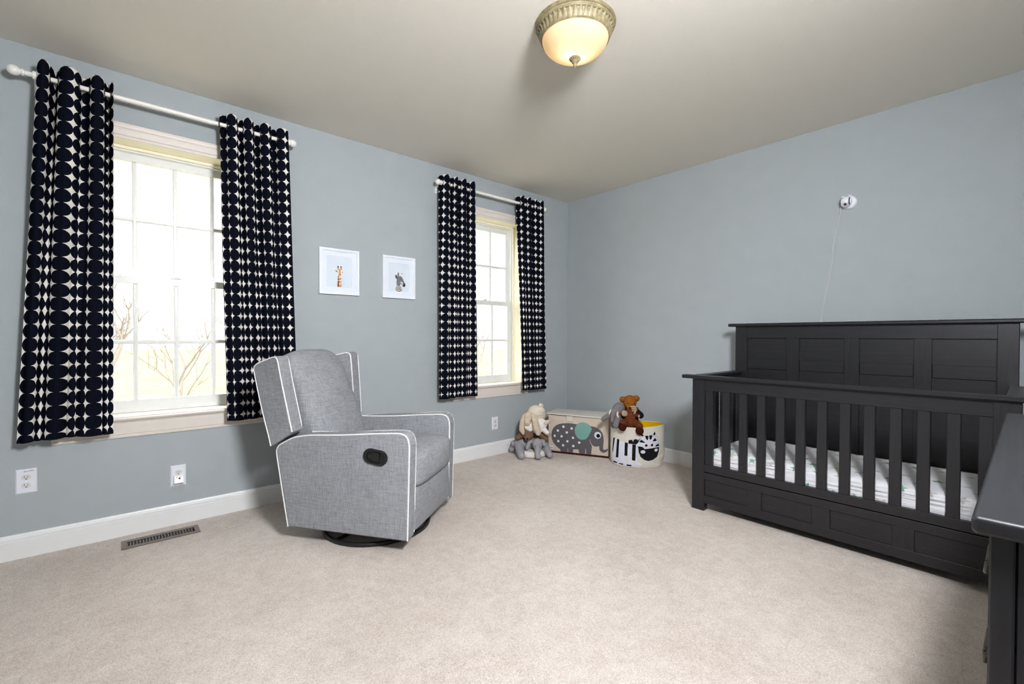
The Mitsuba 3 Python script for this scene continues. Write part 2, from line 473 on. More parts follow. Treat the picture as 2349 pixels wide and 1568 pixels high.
for r in range(nrow - 1):
    for c_ in range(4):
        a = r * 5 + c_; f += [(a, a + 1, a + 6), (a, a + 6, a + 5)]
LEAVES = 44
first = None
for j in range(LEAVES):
    R_ = T().translate([LX, LY, 0]).rotate([0, 0, 1], 360.0 / LEAVES * j)
    if first is None:
        first = put('leaf', (np.array(v), np.array(f)), 'antique_gilt', lamp, True, to_world=R_)
    else:
        again('leaf', first, R_, lamp)
prof = [(.1625, H - .066)]
for a in np.linspace(0, 1, 22):
    th_ = a * math.pi / 2
    prof.append((.1635 * math.cos(th_) if a < 1 else .002, H - .068 - .094 * math.sin(th_)))
put('bowl', at(lathe(prof, 64)), 'alabaster', lamp, True, 'amber alabaster glass bowl')
put('finial', at(lathe([(.001, H - .162), (.024, H - .160), (.026, H - .166), (.022, H - .170), (.016, H - .176), (.017, H - .182), (.0135, H - .187), (.0085, H - .190),
                        (.0078, H - .194), (.0092, H - .199), (.0065, H - .206), (.001, H - .212)], 24)), 'antique_gilt', lamp, 40)
fl = []
for j in range(14):
    a = j * 2 * math.pi / 14
    fl.append(tube([(LX + .017 * math.cos(a), LY + .017 * math.sin(a), H - .176), (LX + .025 * math.cos(a), LY + .025 * math.sin(a), H - .168), (LX + .029 * math.cos(a), LY + .029 * math.sin(a), H - .163)], [.002, .0036, .0022], 6))
put('petal_crown', cat(*fl), 'antique_gilt', lamp, True)
for s in (-1, 1):
    k = key(lamp + '__bulb')
    scene[k] = {'type': 'sphere', 'center': [LX + s * .030, LY - s * .012, H - .112], 'radius': .022, 'bsdf': {'type': 'diffuse', 'reflectance': col((.8, .8, .8))},
                'emitter': {'type': 'area', 'radiance': col((BULB, BULB * .85, BULB * .63))}}

# ------------------------------------------------------------------ curtain rods and curtains
ROD_Y, ROD_Z = -0.10, 2.552


def curtain_rod(x0, x1, label, brackets):
    t = thing('curtain_rod', label, 'curtain rod', 'white curtain rods')
    put('pole', tube([(x0 + .045, ROD_Y, ROD_Z), (x1 - .045, ROD_Y, ROD_Z)], .0128, 14), 'white_enamel', t, 40)
    ball = [(.0005, 0), (.010, .002), (.018, .008), (.0235, .016), (.0255, .026), (.0240, .036), (.0195, .044), (.013, .050), (.0105, .053), (.0165, .055), (.0175, .059), (.0165, .063), (.0115, .066), (.0125, .078), (.0135, .082)]
    for x, s in ((x0, 1), (x1, -1)):
        put('finial', moved(lathe(ball, 28), aim((s, 0, 0), (x, ROD_Y, ROD_Z))), 'white_enamel', t, 40)
    for x in brackets:
        b = put('bracket', cat(moved(lathe([(.0135, -.010), (.0195, -.009), (.021, -.004), (.021, .004), (.0195, .009), (.0135, .010)], 24), aim((1, 0, 0), (x, ROD_Y, ROD_Z))),
                               tube([(x, ROD_Y + .018, ROD_Z), (x, -.03, ROD_Z - .012), (x, -.012, ROD_Z - .020)], [.008, .009, .011], 10), bx(x - .011, x + .011, -.008, 0, ROD_Z - .075, ROD_Z + .012, .004),
                               bx(x - .009, x + .009, -.024, -.006, ROD_Z - .070, ROD_Z - .040, .004)), 'white_enamel', t, 40)
        put('screw', moved(lathe([(.0005, .0015), (.0035, .001), (.004, 0)], 12), aim((0, -1, 0), (x, -.0245, ROD_Z - .055))), 'dark_metal', b)


curtain_rod(-4.375, -2.985, 'white curtain rod with ball finials over the large window', (-4.272, -3.035))
curtain_rod(-1.838, -.458, 'white curtain rod with ball finials over the small window by the corner', (-1.775, -.505))


FRONT, PER = .66, 3


def curtain(xt, xb, waves, phase, seed, label, amp=.040, drop=0.0):
    """A grommet panel: XT, XB its extent at the top and at the hem; the cloth weaves round the rod WAVES times."""
    t = thing('curtain', label, 'curtain', 'navy dotted curtains')
    ns, nt = 60 * waves, 70
    s = np.linspace(0, 1, ns + 1); d = np.linspace(0, 1, nt + 1)
    S, D = np.meshgrid(s, d)
    ztop, zbot = 2.622, .632 + drop
    e = D ** .8
    irregular = meshkit.noise(np.stack([S * waves * 1.3 + seed, D * 1.2, S * 0 + seed], -1), seed) - .5
    fine = meshkit.noise(np.stack([S * waves * 4 + seed, D * 2.5, S * 0], -1), seed + 5) - .5
    ph = 2 * np.pi * (waves * S + phase + irregular * (.22 + .40 * e))
    a = amp * (1 - .34 * e + irregular * (.4 + .5 * e))
    fr = (ph / (2 * np.pi)) % 1.0
    wob = np.where(fr < FRONT, -np.sin(np.pi * fr / FRONT).clip(0) ** .6, np.sin(np.pi * (fr - FRONT) / (1 - FRONT)).clip(0) ** .8)
    low = .45 - np.where(fr < FRONT, 1.15 * np.sin(np.pi * fr / FRONT).clip(0) ** .6, .95 * np.sin(np.pi * (fr - FRONT) / (1 - FRONT)).clip(0) ** .7)
    wob = wob + (low - wob) * .8 * np.clip((D - .12) / .7, 0, 1)      # towards the hem the back folds swing forward too
    y = ROD_Y - .002 + a * wob + fine * .016 * e
    y = np.minimum(y, -.046)
    X0_, X1_ = xt[0] + (xb[0] - xt[0]) * D, xt[1] + (xb[1] - xt[1]) * D
    ease = s + .018 * np.sin(2 * np.pi * 2 * (waves * s + phase)) / waves
    ease = (ease - ease[0]) / (ease[-1] - ease[0])
    x = X0_ + (X1_ - X0_) * (ease[None] + irregular * .05 * e * np.sin(np.pi * S) + fine * .02 * e * np.sin(np.pi * S))
    scallop = .010 * (np.abs(wob) - .6) * np.exp(-D * 40)
    z = ztop + (zbot - ztop) * D + scallop + .012 * irregular * e
    m = ns
    step = np.hypot(np.diff(x[8]), np.diff(y[8]))
    U = np.concatenate([[0], np.cumsum(step)])
    U = U * (waves * PER * DOT / U[-1])
    mid = (FRONT / 2 - phase) % 1.0 / waves                      # a dot sits on the middle of each front fold
    U = U - np.interp(mid, s, U) + .5 * DOT
    uv = np.stack([np.broadcast_to(U, S.shape), (ztop - z)], -1).reshape(-1, 2)
    i = np.arange((nt + 1) * (ns + 1)).reshape(nt + 1, ns + 1)
    f = np.stack([i[:-1, :-1], i[1:, :-1], i[1:, 1:], i[:-1, 1:]], -1).reshape(-1, 4)
    put('cloth', (np.stack([x, y, z], -1).reshape(-1, 3), f), 'curtain_cloth', t, True, uv=uv)
    # metal rings where the cloth crosses the rod
    row = np.argmin(np.abs(z.mean(1) - ROD_Z))
    yy = y[row] - ROD_Y
    for j in np.nonzero(np.diff(np.sign(yy)))[0]:
        g = np.linspace(0, 2 * np.pi, 17)[:-1]
        tx, ty = x[row, j + 1] - x[row, j], y[row, j + 1] - y[row, j]
        l = math.hypot(tx, ty)
        ring = [(x[row, j] + .0205 * math.cos(q) * tx / l, ROD_Y + .0205 * math.cos(q) * ty / l, ROD_Z + .0205 * math.sin(q)) for q in g]
        put('grommet', tube(ring, .0032, 6, True), 'dark_metal', t, True)


curtain((-4.262, -3.962), (-4.352, -3.975), 3, .06, 2, 'navy and white dotted curtain left of the large window', .052)
curtain((-3.452, -3.040), (-3.416, -2.985), 4, .74, 7, 'navy and white dotted curtain behind the glider, right of the large window')
curtain((-1.785, -1.402), (-1.800, -1.375), 4, .82, 12, 'navy and white dotted curtain left of the small corner window')
curtain((-.872, -.500), (-.802, -.450), 4, .82, 16, 'navy and white dotted curtain nearest the room corner')

# ------------------------------------------------------------------ framed prints
matte('mat_board', lin(222, 228, 236))
matte('print_paper', lin(212, 221, 231))
mat('frame_white', lin(226, 230, 236), .35, .5)
PRINTS = dict(fur_tan=lin(205, 150, 90), fur_pale=lin(226, 220, 206), patch_brown=lin(150, 88, 40), ink_dark=lin(42, 36, 36), grey_stripe=lin(120, 120, 124), light_stripe=lin(226, 226, 224), grey_dark=lin(62, 60, 64), tuft=lin(90, 92, 92))
for n_, c_ in PRINTS.items():
    matte('print_' + n_, c_)


def framed(x0, x1, z0, z1, label):
    t = thing('picture_frame', label, 'picture frame', 'framed animal prints')
    fr = frame_ring(x0, x1, z0, z1, .016, -.003, -.022)
    put('frame', fr, 'frame_white', t)
    put('inner_lip', frame_ring(x0 + .016, x1 - .016, z0 + .016, z1 - .016, .004, -.003, -.016), 'frame_white', t)
    put('backing', bx(x0 + .004, x1 - .004, -.003, 0, z0 + .004, z1 - .004, 0), 'frame_white', t)
    put('mat', frame_ring(x0 + .019, x1 - .019, z0 + .019, z1 - .019, .038, -.0055, -.009), 'mat_board', t)
    pr = put('print', bx(x0 + .05, x1 - .05, -.0055, -.003, z0 + .05, z1 - .05, 0), 'print_paper', t)
    return t, pr, (x0 + x1) / 2, z0


def patch(name, pts, m, parent, ox, oz, level=0):
    """A printed area: a polygon in millimetres about (ox, oz), a hair above the paper."""
    P_ = Polygon(pts) if not hasattr(pts, 'geom_type') else pts
    e = extrude(P_, .0002); v = np.array(e.vertices)
    e.vertices = np.stack([ox + v[:, 0] / 1000, -.0056 - .00022 * level - v[:, 2], oz + v[:, 1] / 1000], -1); e.fix_normals()
    return put(name, e, m, parent)


def ell(cx, cy, rx, ry, rot=0):
    return shapely.affinity.rotate(shapely.affinity.scale(Point(cx, cy).buffer(1, 20), rx, ry), rot, origin=(cx, cy))


import shapely.affinity
_, pr, ox, oz = framed(-2.802, -2.494, 1.513, 1.865, 'white framed giraffe print, nearer the large window')
oz += .058                                  # foot of the printed animal
patch('neck', [(-15, 0), (17, 0), (15, 50), (14, 90), (-12, 92), (-13, 50)], 'print_fur_pale', pr, ox, oz)
for pts in ([(-14, 3), (2, 3), (3, 18), (-8, 32), (-14, 28)], [(8, 3), (16, 3), (16, 26), (10, 24)], [(-13, 34), (-2, 24), (6, 42), (2, 50), (-12, 50)], [(10, 32), (15, 30), (15, 52), (11, 50)],
            [(-12, 54), (4, 54), (4, 66), (-4, 72), (-11, 70)], [(7, 62), (14, 56), (14, 72), (8, 74)], [(-11, 75), (3, 78), (0, 84), (-10, 86)]):
    patch('patch', pts, 'print_patch_brown', pr, ox, oz, 1)
patch('ear', ell(-30, 128, 19, 6, -24), 'print_fur_pale', pr, ox, oz)
patch('ear', ell(36, 126, 19, 6, 28), 'print_fur_pale', pr, ox, oz)
patch('ear_shade', ell(-24, 125, 8, 3, -24), 'print_ink_dark', pr, ox, oz, 1)
patch('head', [(-17, 122), (-14, 136), (20, 136), (24, 120), (20, 104), (14, 90), (4, 84), (-6, 88), (-13, 102)], 'print_fur_pale', pr, ox, oz, 1)
patch('blaze', [(-4, 108), (12, 108), (10, 130), (12, 140), (0, 142), (-2, 130)], 'print_fur_tan', pr, ox, oz, 2)
patch('muzzle', [(-6, 90), (4, 85), (13, 92), (14, 102), (4, 106), (-6, 102)], 'print_fur_tan', pr, ox, oz, 2)
patch('nostril', ell(0, 103, 4, 2, 20), 'print_ink_dark', pr, ox, oz, 3); patch('nostril', ell(9, 103, 4, 2, -20), 'print_ink_dark', pr, ox, oz, 3)
patch('eye', ell(-17, 120, 3, 4), 'print_ink_dark', pr, ox, oz, 2); patch('eye', ell(24, 117, 3, 4), 'print_ink_dark', pr, ox, oz, 2)
for s in (-8, 14):
    patch('horn', [(s - 5, 134), (s + 6, 134), (s + 5, 156), (s - 4, 158)], 'print_fur_tan', pr, ox, oz, 2)
    patch('horn_tip', ell(s, 158, 6, 5, 30), 'print_ink_dark', pr, ox, oz, 3)
_, pr, ox, oz = framed(-2.293, -1.993, 1.512, 1.866, 'white framed zebra print, nearer the small corner window')
oz += .058
body = Polygon([(-34, 0), (38, 0), (32, 30), (18, 50), (10, 58), (-8, 62), (-20, 50), (-30, 28)])
patch('chest', body, 'print_light_stripe', pr, ox, oz)
for r in range(5):
    band = shapely.affinity.scale(Point(0, 0).buffer(1, 24), 34 - 5 * r, 21 - r * 2)
    band = shapely.affinity.translate(band.difference(shapely.affinity.translate(shapely.affinity.scale(Point(0, 0).buffer(1, 24), 33 - 5 * r, 20 - r * 2), 0, 5)), 1, 22 + r * 10).intersection(body)
    if not band.is_empty:
        patch('stripe', band, 'print_ink_dark', pr, ox, oz, 1)
patch('neck', [(-18, 50), (14, 55), (18, 80), (14, 120), (-14, 122), (-20, 90)], 'print_grey_stripe', pr, ox, oz, 1)
patch('head', [(-8, 122), (0, 132), (18, 134), (34, 122), (46, 96), (58, 72), (62, 58), (54, 46), (44, 44), (24, 62), (10, 76), (-6, 96)], 'print_grey_stripe', pr, ox, oz, 2)
patch('muzzle', [(48, 80), (58, 74), (64, 60), (56, 45), (46, 43), (36, 52), (42, 66)], 'print_grey_dark', pr, ox, oz, 3)
for s in range(4):
    patch('stripe', [(10 + 6 * s, 84 - 8 * s), (38 + 2 * s, 84 - 5 * s), (38 + 2 * s, 81 - 5 * s), (13 + 6 * s, 80 - 8 * s)], 'print_light_stripe', pr, ox, oz, 3)
patch('eye', ell(16, 105, 6, 4, -10), 'print_ink_dark', pr, ox, oz, 3)
patch('mane', ell(-20, 124, 12, 17, 20), 'print_tuft', pr, ox, oz, 2)
patch('ear', ell(-4, 146, 6, 17, 5), 'print_tuft', pr, ox, oz, 3); patch('ear', ell(25, 144, 6, 15, -38), 'print_fur_pale', pr, ox, oz, 3)
patch('ear_tip', ell(33, 154, 3, 5, -38), 'print_ink_dark', pr, ox, oz, 4)

# ------------------------------------------------------------------ outlets, night light, floor register
mat('plate_white', lin(222, 224, 232), .35, .5)
mat('socket_almond', lin(208, 207, 204), .4, .5)
mat('slot_dark', lin(60, 60, 66), .6, .3)
matte('smudge', lin(112, 104, 94))


def outlet(x0, x1, z0, z1, label, mark=None, skip=False):
    t = thing('wall_outlet', label, 'outlet', 'white wall outlets')
    c, zc = (x0 + x1) / 2, (z0 + z1) / 2
    pl = m3.Manifold.hull_points(np.array([(x, y, z) for e_, y in ((0, -.0015), (.005, -.006), (0, 0)) for x in (x0 + e_, x1 - e_) for z in (z0 + e_, z1 - e_)]))
    put('plate', pl, 'plate_white', t)
    for dz in ((.0215,) if skip else (.0215, -.0215)):
        so = ell(0, 0, .0185, .0165).intersection(sbox(-.02, -.0142, .02, .0142))
        e = extrude(so, .003); v = np.array(e.vertices); e.vertices = np.stack([c + v[:, 0], -.0055 - v[:, 2], zc + dz + v[:, 1]], -1); e.fix_normals()
        sk = put('socket', e, 'socket_almond', t)
        put('slot', bx(c - .0075, c - .0052, -.0088, -.008, zc + dz - .0015, zc + dz + .0075, 0), 'slot_dark', sk)
        put('slot', bx(c + .0050, c + .0070, -.0088, -.008, zc + dz - .0010, zc + dz + .0065, 0), 'slot_dark', sk)
        e = extrude(ell(0, 0, .0028, .003).union(sbox(-.0028, -.003, .0028, 0)), .0008); v = np.array(e.vertices)
        e.vertices = np.stack([c + v[:, 0], -.008 - v[:, 2], zc + dz - .0078 + v[:, 1]], -1); e.fix_normals()
        put('ground_hole', e, 'slot_dark', sk)
    put('screw', moved(lathe([(.0003, .0012), (.0026, .0009), (.003, 0)], 12), aim((0, -1, 0), (c, -.006, zc))), 'plate_white', t)
    if mark:
        for xa, xb, z in mark:
            put('mark', bx(xa, xb, -.0063, -.0058, z, z + .003, 0), 'smudge', t)


outlet(-4.369, -4.288, .342, .473, 'white wall outlet below the left curtain, two open sockets', [(-4.337, -4.322, .4585), (-4.320, -4.300, .4605)])
outlet(-3.708, -3.627, .240, .372, 'white wall outlet with a plug-in night light', [(-3.676, -3.660, .3125)], True)
outlet(-1.121, -1.042, .251, .380, 'white wall outlet beside the plush toy pile', [(-1.108, -1.100, .257), (-1.097, -1.088, .259)])
nl = thing('night_light', 'white plug-in night light with clear dome in an outlet', 'night light')
c = -3.6675
put('housing', m3.Manifold.hull_points(np.array([(c + s * a, y, z) for s in (-1, 1) for a, y, z in ((.022, -.006, .312), (.025, -.006, .258), (.021, -.026, .309), (.0235, -.040, .270), (.0235, -.040, .266), (.025, -.012, .256))])), 'plate_white', nl)
put('dome', flat_blob((c, -.020, .243), .026, .017, .030), scene.setdefault('clear_plastic', {'type': 'thindielectric', 'int_ior': 1.35}) and 'clear_plastic', nl, True, 'clear plastic dome')
mat('sun_yellow', lin(228, 178, 50), .5)
slope = lambda z: -.0262 - (.309 - z) / (.309 - .270) * .014
k_ = moved(lathe([(.0002, .0009), (.0040, .0008), (.0042, 0)], 16), aim((0, -.94, .34), (c - .009, slope(.3005), .3005))); put('yellow_dot', k_, 'sun_yellow', nl)
put('logo', moved(lathe([(.0002, .0009), (.0052, .0008), (.0056, 0)], 16), aim((0, -.94, .34), (c + .004, slope(.2935), .2935))), 'slot_dark', nl)
for j in range(6):
    put('letter', bx(c + .001 + .0028 * j, c + .0031 + .0028 * j, slope(.3035) - .0006, slope(.3035) + .002, .302, .3048, 0), 'slot_dark', nl)

mat('register_brown', lin(108, 96, 88), .45, .5)
matte('duct_metal', lin(150, 150, 147))
rg = thing('floor_register', 'brown metal floor register with narrow slots, set in the carpet', 'floor vent')
x0, x1, y0, y1 = V0
P = sbox(x0, y0, x1, y1).difference(sbox(x0 + .024, y0 + .030, x1 - .024, y1 - .030))
e = extrude(P, .004); v = np.array(e.vertices)
v[:, 2] = v[:, 2] * 1.0 + .001
put('frame', trimesh.Trimesh(v, e.faces, process=False), 'register_brown', rg)
for j in range(21):
    x = x0 + .024 + (x1 - x0 - .048) * (j + 1) / 22
    put('louver', bx(x - .0016, x + .0016, y0 + .029, y1 - .029, -.012, .0045, .0006), 'register_brown', rg)
put('center_bar', bx(x0 + .02, x1 - .02, (y0 + y1) / 2 - .0015, (y0 + y1) / 2 + .0015, -.014, -.008, 0), 'register_brown', rg)
put('duct', cat(bx(x0 + .012, x1 - .012, y0 + .012, y1 - .012, -.11, -.10, 0), bx(x0 + .010, x0 + .013, y0 + .012, y1 - .012, -.11, 0, 0), bx(x1 - .013, x1 - .010, y0 + .012, y1 - .012, -.11, 0, 0),
                bx(x0 + .012, x1 - .012, y0 + .010, y0 + .013, -.11, 0, 0), bx(x0 + .012, x1 - .012, y1 - .013, y1 - .010, -.11, 0, 0)), 'duct_metal', rg)

# ------------------------------------------------------------------ crib
FX, BX_ = -.937, -.250                     # front faces of the front rail and of the headboard
CY0, CY1 = -2.005, -3.537
cr = thing('crib', 'dark charcoal wooden crib with slatted front and panelled headboard', 'crib')
put('front_cap', bx(FX - .022, FX + .050, CY1 - .070, -1.935, .904, .928, .006), 'stain_along', cr)
put('post', bx(FX, FX + .052, CY0, -2.092, 0, .905, .003), 'stain_upright', cr)
put('post', bx(FX, FX + .052, -3.447, CY1, 0, .905, .003), 'stain_upright', cr)
put('front_rail', bx(FX + .006, FX + .040, -2.09, -3.449, .826, .904, .002), 'stain_along', cr)
put('slat_rail', bx(FX + .004, FX + .040, -2.09, -3.449, .268, .320, .002), 'stain_along', cr)
put('slat', bx(FX + .010, FX + .034, -2.092, -2.145, .318, .828, .002), 'stain_upright', cr)
for j in range(12):
    yc = -2.231 - .1086 * j
    put('slat', bx(FX + .010, FX + .034, yc + .0253, yc - .0253, .318, .828, .003), 'stain_upright', cr)
put('lower_rail', bx(FX + .002, FX + .034, -2.09, -3.449, .217, .264, .002), 'stain_along', cr)
put('lower_rail', bx(FX + .002, FX + .034, -2.09, -3.449, .054, .108, .002), 'stain_along', cr)
ys = [(-2.369, -2.457), (-2.729, -2.819), (-3.091, -3.180)]
for a, b in ys:
    put('lower_stile', bx(FX + .003, FX + .034, a, b, .106, .219, .002), 'stain_upright', cr)
ed = [-2.09] + [q for s_ in ys for q in s_] + [-3.449]
for a, b in zip(ed[::2], ed[1::2]):
    put('lower_panel', bx(FX + .012, FX + .026, a + .002, b - .002, .104, .221, 0), 'stain_along', cr)
# headboard
put('headboard_cap', bx(BX_ - .024, BX_ + .064, -3.575, -1.957, 1.274, 1.298, .006), 'stain_along', cr)
put('headboard_post', bx(BX_, BX_ + .05, -2.008, -2.095, 0, 1.275, .003), 'stain_upright', cr)
put('headboard_post', bx(BX_, BX_ + .05, -3.433, -3.518, 0, 1.275, .003), 'stain_upright', cr)
put('headboard_rail', bx(BX_ + .005, BX_ + .04, -2.093, -3.435, 1.184, 1.275, .002), 'stain_along', cr)
hs = [(-2.370, -2.453), (-2.723, -2.807), (-3.080, -3.164)]
for a, b in hs:
    put('headboard_stile', bx(BX_ + .006, BX_ + .04, a, b, .30, 1.186, .002), 'stain_upright', cr)
ed = [-2.093] + [q for s_ in hs for q in s_] + [-3.435]
for a, b in zip(ed[::2], ed[1::2]):
    put('headboard_crossbar', bx(BX_ + .010, BX_ + .04, a - .001, b + .001, .948, 1.028, .002), 'stain_along', cr)
    put('headboard_panel', bx(BX_ + .018, BX_ + .032, a + .002, b - .002, .30, 1.19, 0), 'stain_along', cr)
put('headboard_base', bx(BX_ + .006, BX_ + .04, -2.093, -3.435, .12, .305, .002), 'stain_along', cr)
# ends: rail that sweeps up to the headboard, slats, lower rail, swept cap
for ya, yb in ((-1.990, -2.062), (-3.480, -3.552)):
    ym = (ya + yb) / 2
    put('end_cap', bx(FX + .050, BX_ + .001, ya, yb, .905, .928, .006), 'stain_across', cr)
    put('end_rail', bx(FX + .05, BX_ + .002, ym - .013, ym + .013, .83, .905, .002), 'stain_across', cr)
    put('end_rail', bx(FX + .05, BX_ + .002, ym - .013, ym + .013, .10, .32, .002), 'stain_across', cr)
    for j in range(6):
        xs = FX + .105 + .0975 * j
        put('end_slat', bx(xs, xs + .046, ym - .010, ym + .010, .318, .832, .002), 'stain_upright', cr)
put('support_board', bx(FX + .045, BX_ - .004, -2.10, -3.44, .235, .250, 0), 'stain_along', cr)


def sheet_print(p, n, uv):
    q = .122
    a, b = uv.x / q, uv.y / q
    row = dr.floor(b)
    a = a + .5 * (row - 2 * dr.floor(row / 2))
    ca, cb = dr.floor(a), row
    r1, r2, r3 = mikit.cell_rand(ca, cb, 4), mikit.cell_rand(ca, cb, 9), mikit.cell_rand(ca, cb, 15)
    x, y = (a - ca - .5 - .18 * (r1 - .5)) * q, (b - cb - .5 - .18 * (r2 - .5)) * q
    ang = dr.atan2(y, x) + r3 * 6.28
    rad = dr.sqrt(x * x + y * y)
    w = ang / (2 * math.pi) * 5
    w = dr.abs(w - dr.floor(w) - .5) * 2
    edge = mi.Float(.0145) + .0165 * w ** 1.4
    size = .72 + .5 * r2
    ink = 1 - smoothstep(-.0008, .0008, rad - edge * size)
    c = dr.select(mi.Float(r1) < .34, mi.Color3f(*lin(120, 160, 134)), dr.select(mi.Float(r1) < .67, mi.Color3f(*lin(184, 190, 170)), mi.Color3f(*lin(180, 177, 172))))
    return mi.Color3f(*lin(216, 217, 222)) * (1 - ink) + c * ink


scene['crib_sheet'] = {'type': 'twosided', 'bsdf': {'type': 'bumpmap', 'height': mikit.proc(lambda p, n, uv: fbm(p.x * 8, p.y * 4, p.z * 90, 2), eps=2e-3), 'scale': .012,
                                                     'bsdf': {'type': 'diffuse', 'reflectance': mikit.proc(sheet_print)}}}
mt = thing('crib_mattress', 'crib mattress in a white fitted sheet with green and grey stars', 'mattress')
g = trimesh.creation.box(extents=(2, 2, 2))
for _ in range(5):
    g = g.subdivide()
v = np.array(g.vertices)
hx, hy, hz, r_ = .318, .666, .0865, .035
core = np.sign(v) * np.minimum(np.abs(v) * [hx, hy, hz], [hx - r_, hy - r_, hz - r_])
dd = v * [hx, hy, hz] - core
ln = np.linalg.norm(dd, axis=1, keepdims=True)
pos = core + dd / np.maximum(ln, 1e-9) * np.where(ln > 1e-9, r_, 0)
side = (np.abs(v[:, 2]) < .98)
pos = pos + np.array([-.590, -2.770, .337])
over = np.where(v[:, 2] > .97, 0, (.4235 - pos[:, 2]))
uvm = np.stack([pos[:, 1], pos[:, 0] + np.where(v[:, 0] < -.97, -over, 0) + np.where(v[:, 0] > .97, over, 0)], -1)
put('sheet', trimesh.Trimesh(pos, g.faces, process=False), 'crib_sheet', mt, True, uv=uvm)

# ------------------------------------------------------------------ baby monitor on the wall
mat('cord_grey', lin(206, 206, 202), .5)
mat('monitor_white', lin(228, 230, 238), .25, .5)
bm = thing('baby_monitor', 'white round baby monitor camera on the wall with a hanging cord', 'baby monitor')
mc = np.array([0, -2.690, 2.156])
put('mount', moved(lathe([(.0005, .024), (.030, .0235), (.040, .020), (.0455, .012), (.047, .004), (.046, 0)], 40), aim((-1, 0, 0), mc)), 'monitor_white', bm, 40)
hc = mc + [-.047, .010, -.002]
put('camera_ball', flat_blob(hc, .036, .036, .036, p=2.0), 'monitor_white', bm, True)
for dy, tilt in ((.0295, .25), (-.0235, -.10)):
    g_ = np.linspace(-1.05, 1.05, 12)
    rr = math.sqrt(max(.0366 ** 2 - dy ** 2, 1e-6))
    pts = [hc + np.array([-rr * math.cos(q), dy + .004 * math.sin(q) * tilt, rr * math.sin(q)]) for q in g_]
    put('slot', tube(pts, .0034 if dy < 0 else .0026, 6), 'black_plastic', bm, True)
ldir = np.array([-.80, -.05, -.60]); ldir /= np.linalg.norm(ldir)
put('lens', moved(lathe([(.0003, .0405), (.004, .040), (.0075, .0385), (.008, .036)], 20), aim(ldir, hc)), 'black_plastic', bm, True)
sideA = np.cross(ldir, [0, 0, 1]); sideA /= np.linalg.norm(sideA); sideB = np.cross(sideA, ldir)
for q in range(8):
    dq = ldir + .36 * (math.cos(q * math.pi / 4) * sideA + math.sin(q * math.pi / 4) * sideB); dq /= np.linalg.norm(dq)
    put('led', moved(lathe([(.0002, .0368), (.0022, .0366), (.0024, .035)], 8), aim(dq, hc)), 'slot_dark', bm)
put('tab', bx(-.030, -.008, -2.706, -2.686, 2.200, 2.206, .002), 'monitor_white', bm)
put('tab', bx(-.040, -.012, -2.672, -2.650, 2.192, 2.199, .002), 'monitor_white', bm)
cd = [(-.020, -2.645, 2.130), (-.012, -2.634, 2.06), (-.006, -2.616, 1.965), (-.006, -2.597, 1.857), (-.006, -2.591, 1.746), (-.006, -2.571, 1.604), (-.006, -2.550, 1.493), (-.006, -2.527, 1.316), (-.006, -2.50, 1.10), (-.006, -2.49, .60)]
put('cord', cat(*[tube([(x, y + o + .0006 * math.sin(j * 2.1), z) for j, (x, y, z) in enumerate(cd)], .0013, 6) for o in (-.0017, .0017)]), 'cord_grey', bm, True)


# ------------------------------------------------------------------ glider recliner
CF = np.array([-2.784, -1.349, 0.0]); CTH = math.radians(-53.5)
CFW, CLV = np.array([math.cos(CTH), math.sin(CTH), 0]), np.array([-math.sin(CTH), math.cos(CTH), 0])
CM = np.eye(4); CM[:3, 0], CM[:3, 1], CM[:3, 2], CM[:3, 3] = CFW, CLV, (0, 0, 1), CF      # (forward, towards the far arm, up)


def linen(p, n, uv):
    qx, qy = p.x - float(CF[0]), p.y - float(CF[1])
    u = qx * float(CFW[0]) + qy * float(CFW[1]); v = qx * float(CLV[0]) + qy * float(CLV[1])
    nu, nv, nz = dr.abs(n.x * float(CFW[0]) + n.y * float(CFW[1])), dr.abs(n.x * float(CLV[0]) + n.y * float(CLV[1])), dr.abs(n.z)
    onside = (nv > nu) & (nv > nz)
    ontop = (nz >= nu) & (nz >= nv)
    a = dr.select(onside, u, v)
    b = dr.select(ontop, u, p.z)
    w = .34 * noise(a * 640, b * 36, 1) + .34 * noise(a * 32, b * 640, 5) + .32 * noise(a * 1100, b * 1100, 9)
    w = w + .08 * (noise(a * 12, b * 12, 3) - .5)
    return mix(lin(120, 122, 127), lin(163, 165, 169), smoothstep(.15, .85, w))


matte('grey_linen', mikit.proc(linen))
mat('white_piping', lin(228, 228, 228), .6, .3)
gl = thing('glider_recliner', 'grey linen wingback glider recliner with white piping on a round swivel base', 'armchair')
loc = lambda m: moved(m, CM)


def rounded_panel(pts, v0, v1, r=.012):
    """A convex upholstered slab: outline (u, z), from v0 to v1, with rounded edges."""
    P_ = Polygon(pts).buffer(-r, join_style=2)
    q = np.array(P_.exterior.coords)[:-1]
    return ball_hull([(a, vv, b) for a, b in q for vv in (v0 + r, v1 - r)], r, 16)


def piping(path, closed=False, r=.0042):
    p = np.asarray(path, float)
    out = []
    for a, b in zip(p[:-1], p[1:]):
        n_ = max(2, int(np.linalg.norm(b - a) / .02))
        out += [a + (b - a) * i / n_ for i in range(n_)]
    out.append(p[-1])
    o = np.array(out)
    for _ in range(2):
        o[1:-1] = .25 * o[:-2] + .5 * o[1:-1] + .25 * o[2:]
    return tube(o, r, 7)


